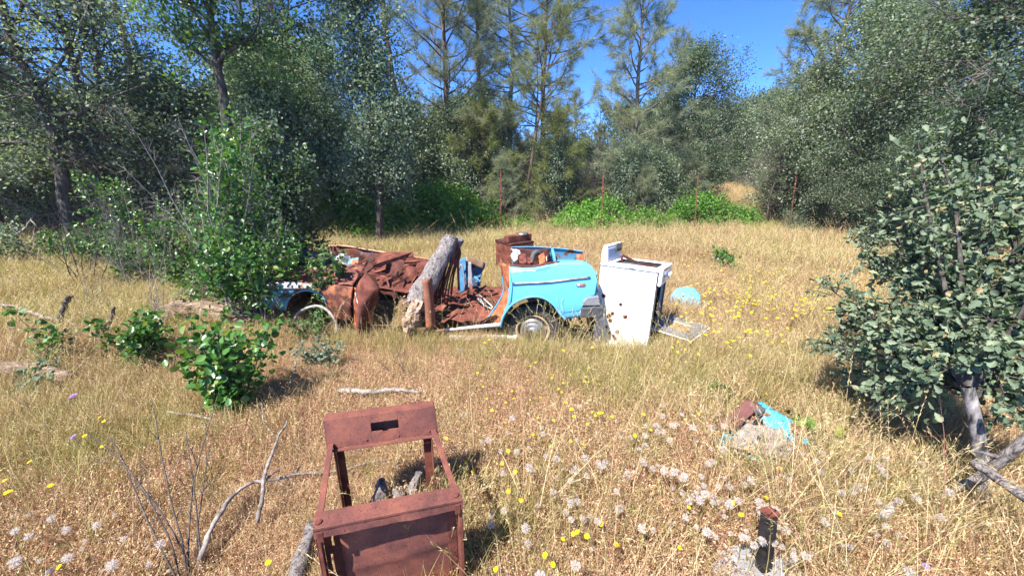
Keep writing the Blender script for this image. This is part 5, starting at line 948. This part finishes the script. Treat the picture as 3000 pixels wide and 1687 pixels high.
# tall vine-tangled shrubs before the car front
sap(715, 940, 2.4, .26, 'tall bare-stemmed shrub hung with green leaves before the car front', 'tall_shrub', 'shrub', ns=15, per=5, cl=5, leaf=.046, mat=LEAF_GLOSSY, bark=STEM_GREY, stem=.012, spread=.09, low=.36, nb=9, dead=16, base=.28)
sap(775, 958, 1.2, .32, 'leafy shrub covering the nose of the car', 'shrub', 'shrub', ns=13, per=5, cl=5, leaf=.048, mat=LEAF_GLOSSY, bark=STEM_GREY, stem=.010, spread=.08, low=.42, nb=9, dead=9, base=.2)
p = at(830, 700, 6.6); place(bush(712, 2.45, .75, ns=17, per=6, cl=11, leaf=.058, mat=LEAF_DARK, bark=STEM_DARK, stem=.013, spread=.10, low=.12, nb=10, base=.35), p[0], 6.6, 'dense dark vine-covered shrub just behind the nose of the car', 'shrub', 'tall_shrub', 1, 0, None, PS, z=0)
p = at(600, 760, 6.2); place(bush(713, 1.4, .42, ns=9, per=5, cl=5, leaf=.046, mat=LEAF_GLOSSY, bark=STEM_GREY, stem=.01, spread=.08, low=.3, nb=9, dead=12, base=.25), p[0], 6.2, 'bushy sunlit shrub between the bare-stemmed shrub and the twiggy oaks', 'shrub', 'shrub', 1, 0, None, PS, z=0)
p = at(430, 760, 6.6); place(bush(714, 1.7, .34, ns=6, per=5, cl=5, leaf=.05, mat=LEAF_GLOSSY, bark=STEM_GREY, stem=.01, spread=.08, low=.35, nb=8, dead=18, base=.3), p[0], 6.6, 'upright green shrub mixed with bare stems below the twiggy oaks', 'shrub', 'shrub', 1, 0, None, PS, z=0)
p = gd(330, 800, 0); place(bush(715, .95, .55, ns=9, per=5, cl=5, leaf=.06, mat=LEAF_GLOSSY, bark=STEM_GREY, stem=.008, spread=.07, low=.2, nb=8, dead=3), p[0], p[1], 'low green shrub in the meadow before the flaking-trunk oak', 'shrub', 'shrub', 1, 0, None, PS)
p = gd(585, 870, 0); place(bush(716, .55, .5, ns=9, per=5, cl=5, leaf=.055, mat=LEAF_OAK_GREEN, bark=STEM_GREY, stem=.006, spread=.06, low=.15, nb=7, dead=4), p[0], p[1], 'low leafy shrub at the edge of the brown rotting log', 'shrub', 'shrub', 1, 0, None, PS)
p = gd(480, 860, 0); place(bush(717, 1.15, .45, ns=1, per=2, cl=1, leaf=.04, mat=LEAF_OAK_GREEN, bark=STEM_GREY, stem=.008, dead=16, nb=7, base=.25), p[0], p[1], 'clump of bare grey stems beside the low leafy shrub', 'dead shrub', 'dead_shrub', 1, 0, None, PS)
p = gd(245, 850, 0); place(bush(718, 1.6, 1.3, ns=1, per=2, cl=1, leaf=.04, mat=LEAF_OAK_GREEN, bark=STEM_DARK, stem=.010, dead=12, nb=6, base=.2, up=.6), p[0], p[1], 'sprawling leafless shrub fanning over the meadow grass', 'dead shrub', 'dead_shrub', 1, 0, None, PS)
p = gd(505, 1700, 0); 
def stalks(p, seed, n, H, lab, mat=STEM_DARK, lean=(-.5, .55)):
    r = np.random.default_rng(seed); T = Twigs()
    for i in range(n):
        s = np.array([r.normal() * .025, r.normal() * .025, -.02]); d = np.array([lean[0] * (.3 + .9 * r.random()), lean[1] * (.5 + .8 * r.random()), 1]); P, dd = wander(s, d, H * (.6 + .5 * r.random()), 9, r, .06, -.06); T.add(P, np.linspace(.0045, .0018, 10), 5)
        for m in range(3): P2, _ = wander(P[3 + 2 * m], rot_about(dd, rperp(dd, r), .6), .1 + .15 * r.random(), 3, r, .12); T.add(P2, np.linspace(.0022, .0008, 4), 3)
    o = link('dead_stalks', T.mesh('dead_stalks', mat)); o.location = tuple(p); tag(o, lab, 'dead stalks')
stalks(gd(560, 1690, 0), 5, 7, .85, 'clump of dark dead weed stalks arching over the straw')
stalks(gd(470, 985, 0), 8, 12, .75, 'clump of bare dark stems behind the dense dark green bush', STEM_GREY, (.15, .1))
stalks(gd(250, 930, 0), 9, 10, .6, 'thin bare stems leaning beside the upright snag', STEM_GREY, (.6, .1))
stalks(gd(1180, 1110, 0), 6, 3, .3, 'few thin dark stalks beyond the pale bleached branch', lean=(-.6, .1))
for k, (px, py, H, Rc, lab) in enumerate([(560, 845, .95, .45, 'broad low shrub in front of the sunlit shrub'), (405, 850, .85, .38, 'green shrub standing beside the bare grey stems'), (240, 780, .8, .4, 'small sunlit shrub at the foot of the flaking-trunk oak'), (640, 915, .6, .4, 'leafy low shrub growing over the end of the brown rotting log'), (60, 800, .9, .5, 'pale shrub at the outermost end of the meadow by the dead branch')]):
    p = gd(px, py, 0); place(bush(730 + k, H, Rc, ns=9, per=5, cl=5, leaf=.046, mat=(LEAF_GLOSSY, LEAF_OAK_GREEN, LEAF_GLOSSY, LEAF_GLOSSY, LEAF_OAK)[k], bark=STEM_GREY, stem=.008, spread=.07, low=.2, nb=8, dead=6, base=.15), p[0], p[1], lab, 'shrub', 'shrub', 1, 0, None, PS)
# small bushes in the meadow
sap(2120, 800, .42, .36, 'isolated green bush in the golden meadow beyond the white stove', 'small_bush', 'bush', ns=10, per=5, cl=4, leaf=.055, mat=LEAF_GLOSSY, stem=.007, spread=.05, low=.15, nb=7, dead=2)
sap(1660, 690, .4, .3, 'small bluish bush at the far meadow edge beyond the rusted range', 'small_bush', 'bush', ns=8, per=5, cl=4, leaf=.05, mat=LEAF_BLUE, stem=.006, spread=.06, low=.15, nb=6)
sap(2090, 1165, .2, .12, 'tiny green weed in grass above the scrap panel', 'weed', 'weed', ns=4, per=3, cl=2, leaf=.05, mat=LEAF_GLOSSY, stem=.004, spread=.02, nb=5)
sap(2400, 1300, .2, .30, 'yellow-green weed growing over the end of the scrap panel', 'weed', 'weed', ns=9, per=4, cl=2, leaf=.06, mat=M_leaf('yellow_green_leaves', [(0, (.10, .19, .03)), (.6, (.19, .28, .05)), (1, (.36, .34, .10))], (1.4, 1.5, .5)), stem=.004, spread=.03, nb=5)
# ------------------------------------------------------------------ grey-leaved oak bush close by
def near_oak():
    r = np.random.default_rng(909); T = Twigs(); TB = Twigs(); base = gd(2885, 1500, 0); O = np.array(base); trunkpts = [O + np.array([.0, 0, -.1]), gd(2875, 1400, .16), gd(2868, 1300, .36), gd(2850, 1200, .55), gd(2835, 1130, .68)]
    P0 = smooth_path([p - O for p in trunkpts], 14); T.add(P0, np.linspace(.036, .026, 14), 10)
    C = []; CD = []
    targets = [(2440, 1010, .62, 2.5), (2540, 890, .95, 2.6), (2500, 705, 1.25, 3.3), (2560, 660, 1.35, 3.1), (2640, 560, 1.55, 3.0), (2690, 420, 1.95, 2.9), (2760, 470, 1.8, 2.7), (2860, 560, 1.6, 2.4), (2950, 450, 1.8, 2.5), (2980, 620, 1.45, 2.2), (2700, 760, 1.15, 2.6), (2850, 800, 1.1, 2.2), (2980, 850, 1.0, 2.0), (2600, 1000, .75, 2.3), (2750, 950, .85, 2.1), (2900, 1000, .8, 1.9), (2560, 1150, .50, 2.1), (2700, 1120, .55, 2.0), (3050, 700, 1.3, 2.2), (3080, 500, 1.75, 2.4), (3100, 950, .9, 1.9), (2640, 900, .95, 2.8), (2800, 640, 1.45, 2.7), (3010, 540, 1.7, 2.4), (2500, 1100, .5, 2.6), (2450, 860, .9, 3.0), (2950, 1180, .5, 1.75), (2640, 690, 1.3, 3.0), (2790, 860, 1.0, 2.4), (3060, 1150, .55, 1.8), (2850, 1060, .72, 2.0), (2780, 1085, .62, 2.05), (2920, 1080, .7, 1.95), (2860, 930, .95, 2.05), (2500, 960, .8, 2.7), (2600, 780, 1.15, 2.9)]
    for (px, py, z, Y) in targets:
        e = at(px, py, Y) - O; s = P0[r.integers(11, 14)]; m = s * .45 + e * .55 + np.array([0, 0, .12]) + r.normal(size=3) * .06; P = smooth_path([s, m, e], 10); TB.add(P, np.linspace(.015, .005, 10), 5)
        for j in range(25):
            k = r.integers(2, 10); d0 = unit(P[k] - P[k - 1]); d = rot_about(d0, rperp(d0, r), R(20 + 55 * r.random())); P2, dd = wander(P[k], d, .06 + .19 * r.random(), 3, r, .25, .04); TB.add(P2, [.005, .004, .003, .0015], 4)
            for m2 in range(3): C.append(P2[1 + m2]); CD.append(dd)
    C = np.array(C); CD = np.array(CD); V = []; Fc = []; cl = 6; idx = np.repeat(np.arange(len(C)), cl); n = len(idx)
    P = C[idx] + r.normal(size=(n, 3)) * .018; D = unit(CD[idx] * .55 + r.normal(size=(n, 3)) * .75); N = unit(r.normal(size=(n, 3)) * .85 + np.array([-.2, -.3, 1])); L = .040 * (.35 + 1.1 * r.random(n) ** 1.2)
    V, Fc = leaf_arrays(P, D, N, L, L * (.6 + .25 * r.random(n)), LOBED, .2, .3)
    root = thing('oak_bush', tuple(O), 'grey-green oak bush with broad lobed leaves on a pale charred stem', 'bush')
    link('trunk', T.mesh('near_oak_trunk', M_noise('pale_charred_bark', [(.36, (.02, .02, .02)), (.48, (.16, .145, .14)), (.62, (.34, .31, .30)), (.75, (.55, .52, .5))], 16, .95, .9, .01, stretch=(2, 2, .6))), root)
    link('limbs', TB.mesh('near_oak_limbs', BARK_OAK), root)
    link('crown', raw_mesh('near_oak_crown', V, [Fc], LEAF_BUSH), root)
near_oak()

# ================================================================== grass
def tuft(seed, n, h0, h1, rad, wd, mat, lean=.35, seeds=0.0, seedlen=.012, plume=0.0, curve=.6, mat2=None):
    r = np.random.default_rng(seed); a = r.random(n) * 6.28; q = np.sqrt(r.random(n)) * rad; B0 = np.stack([np.cos(a) * q, np.sin(a) * q, np.full(n, -.02)], 1); H = h0 + (h1 - h0) * r.random(n)
    az = r.random(n) * 6.28; ln = lean * (.3 + r.random(n)); dx = np.stack([np.cos(az), np.sin(az), np.zeros(n)], 1); sd = np.stack([-np.sin(az + r.normal(size=n) * .7), np.cos(az), np.zeros(n)], 1); sd = unit(sd)
    lev = [0, .4, .75, 1.0]; ws = [1, .85, .6, 0]; pts = [B0 + dx * (H * ln * (t ** (1 + curve)))[:, None] + np.array([0, 0, 1]) * (H * (t - .22 * ln * t * t))[:, None] for t in lev]
    W = wd * (.7 + .6 * r.random(n))[:, None]; V = []
    for k in range(3): V += [pts[k] - sd * W * ws[k] / 2, pts[k] + sd * W * ws[k] / 2]
    V.append(pts[3]); V = np.stack(V, 1).reshape(-1, 3); o = (np.arange(n) * 7)[:, None]; F4 = np.concatenate([o + np.array([0, 1, 3, 2]), o + np.array([2, 3, 5, 4])]); F3 = o + np.array([4, 5, 6]); off = n * 7; Vs = [V]; Fq = [F4]; 
    if seeds:
        m = int(n * seeds); ii = r.integers(0, n, m); t = .72 + .3 * r.random(m); P = pts[2][ii] + (pts[3][ii] - pts[2][ii]) * ((t - .75) / .25)[:, None]; D = unit(r.normal(size=(m, 3)) * .8 + dx[ii] * .6 + np.array([0, 0, .2])); L = seedlen * (.6 + .8 * r.random(m)); v, f = leaf_kites(P, D, r.normal(size=(m, 3)), L, L * .38); Vs.append(v); Fq.append(f + off); off += len(v)
    if plume:
        m = max(1, int(n * plume)); ii = r.choice(n, m, replace=False)
        for i in ii:
            k = 16; tt = np.linspace(0, 1, k); s = pts[2][i] + (pts[3][i] - pts[2][i]) * tt[:, None]; dd = unit(pts[3][i] - pts[2][i]); D = unit(dd + r.normal(size=(k, 3)) * .28); v, f = leaf_kites(s, D, r.normal(size=(k, 3)), np.full(k, .022), np.full(k, .0034)); Vs.append(v); Fq.append(f + off); off += len(v)
    return raw_mesh('tuft', np.concatenate(Vs), [np.concatenate(Fq), F3], mat, [0, 0])
def blob(x, y, px, py, rx, ry):
    c = gd(px, py, 0); return np.exp(-((x - c[0]) / rx) ** 2 - ((y - c[1]) / ry) ** 2)
def field(n, r0, r1, seed, p=1.0, amax=64):
    r = np.random.default_rng(seed); u = r.random(n); d = r0 + (r1 - r0) * u ** p; a = R(amax) * (2 * r.random(n) - 1); return np.stack([d * np.sin(a), d * np.cos(a)], 1), r
def keep_out(P, m=1.0):
    u, w_ = carcoord(P[:, 0], P[:, 1]); car = (u > -2.75) & (u < .92) & (w_ > .0) & (w_ < 1.45); wh = (u > -.32) & (u < .30) & (w_ > -.06) & (w_ <= .2); car |= wh
    px, py = to_px(np.stack([P[:, 0], P[:, 1], np.full(len(P), .02)], 1)); slab = (px > 2105) & (px < 2360) & (py > 1592) & (np.random.default_rng(4).random(len(P)) < .94)
    o = gd(1737, 990)[:2]; s = np.array([.925, -.38]); d = np.array([.38, .925]); q = P - o; a = q @ s; b_ = q @ d; st = (a > -.03) & (a < .62) & (b_ > -.03) & (b_ < .52)
    lin = (px > 2120) & (px < 2325) & (py > 1235) & (py < 1385)
    fs = (P[:, 1] > 1.09) & (P[:, 1] < 1.24) & (P[:, 0] > -.74) & (P[:, 0] < -.2)
    pan = np.random.default_rng(3)  .random(len(P)) < .9; pan &= (px > 2095) & (px < 2345) & (py > 1165) & (py < 1330)
    return ~(car | slab | st | lin | fs | pan)
def heights(P): return th(P[:, 0], P[:, 1])
def grass():
    dry = [tuft(1000 + k, 40, .07, .19, .085, .0022, GRASS_DRY if k % 2 else GRASS_RED, .55, 1.9, .012) for k in range(6)]
    low = [tuft(1100 + k, 40, .04, .13, .11, .004, GRASS_DRY, 1.2, .6, .014) for k in range(3)]
    olive = [tuft(1200 + k, 46, .10, .32, .10, .0027, GRASS_OLIVE, .5, .5, .012, .04) for k in range(4)]
    pale = [tuft(1300 + k, 46, .12, .32, .13, .0030, GRASS_PALE if k % 2 else GRASS_DRY, .5, .8, .016, .08) for k in range(5)]
    tall = [tuft(1400 + k, 11, .36, .66, .07, .0025, (GRASS_DRY, GRASS_OLIVE, GRASS_PALE, GRASS_RED)[k], .75, 0, .01, .35, 1.0) for k in range(4)]
    yg = [tuft(1450 + k, 46, .12, .36, .12, .0030, GRASS_YG if k % 3 else GRASS_PALE, .6, .6, .014, .07) for k in range(4)]
    src = dry + low + olive + pale + tall + yg; nD, nL, nO, nP, nT = 6, 3, 4, 5, 4; oL = 6; oO = 9; oP = 13; oT = 18
    Pa, r = field(15000, .75, 4.2, 31, .85); Pb, _ = field(13000, 4.0, 8.5, 32, .9); Pc, _ = field(12000, 8.3, 14.5, 33, 1.0); Pd, _ = field(9000, 14, 38, 34); qx, qy = to_px(np.stack([Pd[:, 0], Pd[:, 1], np.full(len(Pd), .5)], 1)); Pd = Pd[((qx > 1980) & (qx < 2320)) | (Pd[:, 1] < 16)]
    P = np.concatenate([Pa, Pb, Pc, Pd]); P = P[keep_out(P)]; x, y = P.T; px, py = to_px(np.stack([x, y, np.zeros(len(x))], 1)); n = len(P); d = np.hypot(x, y)
    ol = 2.2 * blob(x, y, 120, 1200, .9, .5) + 1.1 * blob(x, y, 150, 1000, 1.0, .6) + .9 * blob(x, y, 1150, 985, 1.2, .35) + .2 * blob(x, y, 1480, 1040, .8, .3) + 1.8 * blob(x, y, 2030, 1110, .8, .4) + .9 * blob(x, y, 2350, 1050, .9, .6) + 1.0 * blob(x, y, 1800, 1050, .9, .3) + .6 * blob(x, y, 300, 1330, .4, .3) + .35 * blob(x, y, 1480, 1600, .25, .3) + .5 * blob(x, y, 2600, 1350, .6, .6)
    ol += np.where((px < 760) & (py < 960), .5, 0) + np.where((d > 9) , .2, 0) + .04
    pl = np.where(d > 4.3, .9, 0) + np.where((px > 1900) & (d > 2.6), .4, 0) + np.where((px < 800) & (d > 3.6), .5, 0)
    tl = np.where(d > 4.9, .16, .008) + np.where((px < 750) & (py > 720) & (py < 1150), .30, 0) + .022 * (px > 1400) * (d < 3.5) + .16 * blob(x, y, 2000, 1070, .7, .3) + .22 * blob(x, y, 150, 1150, .9, .6) + .16 * blob(x, y, 1150, 985, 1.2, .3) + .16 * blob(x, y, 1800, 1060, .7, .25) + .12 * blob(x, y, 2450, 1450, .8, .5)
    dr = np.where(d < 4.6, 1.0, .25); lw = np.where(px < 1350, .55, .2) * np.where(d < 3.6, 1, .2) + .9 * blob(x, y, 800, 1500, .5, .5)
    yw = np.where((px < 800) & (py < 1000), 3.2, 0) + np.where((px > 850) & (px < 1500) & (d > 5.5), 1.1, 0) + np.where((px > 2150) & (d > 5.5), .8, 0) + np.where(d > 8.5, .5, 0)
    Wt = np.stack([dr, lw, ol, pl, tl, yw], 1); Wt /= Wt.sum(1, keepdims=True); c = (Wt.cumsum(1) < r.random(n)[:, None]).sum(1); cnt = np.array([nD, nL, nO, nP, nT, 4]); of = np.array([0, oL, oO, oP, oT, 22]); idx = of[c] + (r.random(n) * cnt[c]).astype(int)
    sc = (.76 + .58 * r.random(n)) * np.where(d > 8.3, 1.35, 1.0) * np.where((d < 1.5), .85, 1); sc *= 1 - .38 * np.exp(-((d - 4.2) / 1.3) ** 2); sc *= 1 - .35 * (np.abs(px - 800) < 380) * (d < 2.6)
    t = r.normal(size=(n, 2)) * .10
    scatter('meadow_grass', src, np.column_stack([x, y, heights(P)]), r.random(n) * 6.28, sc, idx, t, True)
    # leggy seed stalks standing in front of things
    Q = []; 
    for px0, py0, rx, ry, k in [(1180, 985, 110, 18, 30), (1700, 1020, 90, 14, 22), (1850, 1035, 110, 16, 34), (2100, 1130, 170, 60, 90), (140, 1180, 140, 90, 40), (1560, 1005, 80, 8, 14), (2500, 1500, 250, 100, 24), (2200, 1600, 250, 60, 16), (1330, 1660, 60, 20, 7), (300, 960, 260, 60, 60)]:
        for _ in range(k): g = gd(px0 + r.normal() * rx, py0 + r.normal() * ry, 0); Q.append(g)
    Q = np.array(Q); Q[:, 2] = heights(Q); m = len(Q); st = [tuft(1500 + k, 3, .32, .58, .03, .0024, GRASS_PALE if k % 2 else GRASS_OLIVE, .6, 0, .01, 1.0, 1.0) for k in range(5)]
    scatter('seeding_grass_stalks', st, Q, r.random(m) * 6.28, .8 + .5 * r.random(m), r.integers(0, 5, m), r.normal(size=(m, 2)) * .12, True)
grass()

# ================================================================== flowers, each its own object
def flower_mesh(seed, H, petals, pr, mat, stemmat, name):
    r = np.random.default_rng(seed); T = Twigs(); P, d = wander((0, 0, -.03), (r.normal() * .12, r.normal() * .12, 1), H, 5, r, .05); T.add(P, np.linspace(.0016, .0011, 6), 4); c = P[-1]; ax = unit(d + np.array([0, -.35, .3])); a = unit(np.cross(ax, (1, .2, .1))); b = np.cross(ax, a)
    V = [np.concatenate(T.V)]; Fs = [np.concatenate(T.F)]; off = len(V[0]); PP = []; DD = []
    for ring, k, q in ((0, petals, 1.0), (1, petals - 3, .6)):
        th_ = (np.arange(k) + .5 * ring) * 2 * math.pi / k + r.normal(size=k) * .08; D = a * np.cos(th_)[:, None] + b * np.sin(th_)[:, None] + ax * (.12 + .35 * ring); PP.append(np.repeat(c[None] + ax * .001 * ring, k, 0)); DD.append(unit(D) * q)
    PP = np.concatenate(PP); DD = np.concatenate(DD); L = pr * np.linalg.norm(DD, axis=1); v, f = leaf_kites(PP, DD, np.repeat(ax[None], len(PP), 0), L, L * .48); V.append(v); return raw_mesh(name, np.concatenate(V), [Fs[0], f + off], [stemmat, mat], [0, 1])
STALK = M_plain('flower_stalk', (.25, .22, .07), .7)
def puff_mesh(seed, H, rad, name):
    r = np.random.default_rng(seed); T = Twigs(); P, d = wander((0, 0, -.03), (r.normal() * .12, r.normal() * .12, 1), H, 5, r, .05); T.add(P, np.linspace(.0016, .001, 6), 4); c = P[-1]; n = 95; D = unit(r.normal(size=(n, 3))); L = rad * (.8 + .3 * r.random(n))
    T2 = np.concatenate(T.V); S = unit(np.cross(D, r.normal(size=(n, 3)))); tip = c + D * L[:, None]; V1 = np.stack([c + D * .15 * L[:, None] - S * .0003, c + D * .15 * L[:, None] + S * .0003, tip + S * .0007, tip - S * .0007], 1).reshape(-1, 3); off = len(T2)
    v2, f2 = leaf_kites(np.repeat(tip, 3, 0) - np.repeat(D, 3, 0) * .004, r.normal(size=(3 * n, 3)) * .9 + np.repeat(D, 3, 0) * .2, r.normal(size=(3 * n, 3)), np.full(3 * n, rad * .32), np.full(3 * n, .0009))
    return raw_mesh(name, np.concatenate([T2, V1, v2]), [np.concatenate(T.F), (np.arange(n) * 4)[:, None] + np.arange(4) + off, f2 + off + 4 * n], [STALK, PUFF], [0, 1, 1])
YF = [flower_mesh(1600 + k, .22, 11, .0135, YELLOW, STALK, 'yellow_flower') for k in range(5)]
PF = [puff_mesh(1700 + k, .23, .0165, 'seed_head') for k in range(6)]
UF = [flower_mesh(1800 + k, .34, 12, .020, PURPLE, STALK, 'purple_flower') for k in range(2)]
fr = np.random.default_rng(41)
def plant_flower(meshes, px, py, hz, name, lab, cat, group, s=1.0, jz=True):
    z = hz * s; p = gd(px, py, z); k = int(fr.integers(0, len(meshes))); o = link(name, meshes[k]); rz = (fr.random() - .5) * 1.6; o.location = (p[0], p[1], float(th(p[0], p[1]))); o.scale = (s, s, s * (.85 + .3 * fr.random())); o.rotation_euler = (0, 0, rz); tag(o, lab, cat, group)
NEAR_Y = [(1433, 1181), (1478, 1287), (1402, 1328), (1437, 1328), (1458, 1323), (1500, 1345), (1542, 1344), (1565, 1344), (1495, 1380), (1557, 1388), (1528, 1398), (1365, 1348), (1659, 1163), (1667, 1177), (1706, 1188), (1733, 1194), (1758, 1182), (1784, 1185), (1790, 1178), (1739, 1206), (1888, 1188), (1898, 1230), (1912, 1225), (1848, 1254), (1984, 1217), (1700, 1259), (1815, 1473), (1663, 1524), (1626, 1568), (1650, 1560), (1661, 1578), (1735, 1560), (1776, 1540), (1784, 1558), (2003, 1472), (1991, 1510), (1515, 1630), (1778, 1680), (115, 1329), (124, 1405), (57, 1390), (18, 1405), (15, 1440), (60, 1535), (30, 1573), (68, 1680), (243, 1594), (285, 1215), (276, 1271), (225, 1253), (335, 1190), (763, 1615), (627, 1658), (1008, 1465), (870, 1680), (1300, 1255), (1295, 1258), (2420, 1431), (2243, 1478), (2265, 1336), (2188, 1415), (2225, 1426), (2445, 1498), (2545, 1360), (2430, 1380)]
ylab, ygrp = 'yellow daisy-like flower on a thin stalk in the dry grass', 'yellow wildflowers'
for (a, b_) in NEAR_Y: plant_flower(YF, a, b_, .22, 'yellow_flower', ylab, 'flower', ygrp, fr.uniform(.85, 1.15))
cand = []
while len(cand) < 235:
    u = fr.random()
    if u < .16: a, b_ = fr.uniform(1380, 1800), fr.normal(1080, 45)
    elif u < .55: a, b_ = fr.uniform(1960, 2420), fr.uniform(800, 1010)
    elif u < .85: a, b_ = fr.uniform(2150, 2620), fr.uniform(745, 900)
    else: a, b_ = fr.uniform(1380, 2300), fr.uniform(1010, 1300)
    if b_ > 1150 and a < 1400: continue
    cand.append((a, b_))
for (a, b_) in cand: plant_flower(YF, a, b_, .22, 'yellow_flower', ylab, 'flower', ygrp, fr.uniform(.8, 1.05) * (1.3 if b_ < 1010 else .85))
Pq = []
while len(Pq) < 420:
    a, b_ = fr.uniform(2000, 2680), fr.uniform(700, 920)
    if abs((b_ - 790) / 110) > 1.2 * fr.random() ** .3 + .1: continue
    g = gd(a, b_, .25)
    if g[1] < 12.5: Pq.append((g[0], g[1], float(th(g[0], g[1]))))
Pq = np.array(Pq); scatter('distant_yellow_flowers', YF, Pq, (fr.random(len(Pq)) - .5) * 1.6, 1.0 + .5 * fr.random(len(Pq)), fr.integers(0, 5, len(Pq)))
plab, pgrp = 'round white seed head fluffed open on a thin stalk in the straw', 'white seed heads'
cnt = 0; hubs = [(fr.normal(2080, 270), fr.normal(1370, 110)) for _ in range(34)]
while cnt < 298:
    u = fr.random()
    if u < .45: q = hubs[int(fr.random() ** 1.5 * 34)]; a, b_ = q[0] + fr.normal() * 45, q[1] + fr.normal() * 22
    elif u < .62: a, b_ = fr.normal(2080, 260), fr.normal(1370, 110)
    elif u < .76: a, b_ = fr.normal(1650, 170), fr.normal(1400, 150)
    elif u < .90: a, b_ = fr.normal(2620, 130), fr.normal(1450, 90)
    else: a, b_ = fr.uniform(0, 500), fr.uniform(1480, 1687)
    if not (-20 < a < 3020 and 1120 < b_ < 1690) or (1360 > a > 860): continue
    plant_flower(PF, a, b_, .23, 'seed_head', plab, 'seed head', pgrp, .5 + .85 * fr.random()); cnt += 1
for (a, b_, s, lab) in [(240, 1116, 1.3, 'purple flower head on the tallest green stalk above the olive grass'), (272, 1246, 1.0, 'purple flower below the taller one, among yellow flowers'), (2710, 1592, .7, 'small purple flower in straw near the white puffs'), (2735, 1664, .7, 'small purple flower close to the bottom edge of the straw')]:
    plant_flower(UF, a, b_, .34, 'purple_flower', lab, 'flower', 'purple wildflowers', s)

def haze():
    b = B(); b.hexa([(-404, -8, -1.3), (404, -8, -1.3), (404, 404, -1.3), (-404, 404, -1.3), (-404, -8, 13.5), (404, -8, 13.5), (404, 404, 13.5), (-404, 404, 13.5)])
    m = bpy.data.materials.new('haze_air'); m.use_nodes = True; n = m.node_tree.nodes; n.remove(n['Principled BSDF']); v = n.new('ShaderNodeVolumePrincipled'); v.inputs['Color'].default_value = (.9, .95, 1, 1); v.inputs['Density'].default_value = .0007; v.inputs['Anisotropy'].default_value = .1
    m.node_tree.links.new(v.outputs[0], n['Material Output'].inputs['Volume']); o = b.build('haze', m); o['kind'] = 'stuff'
haze()
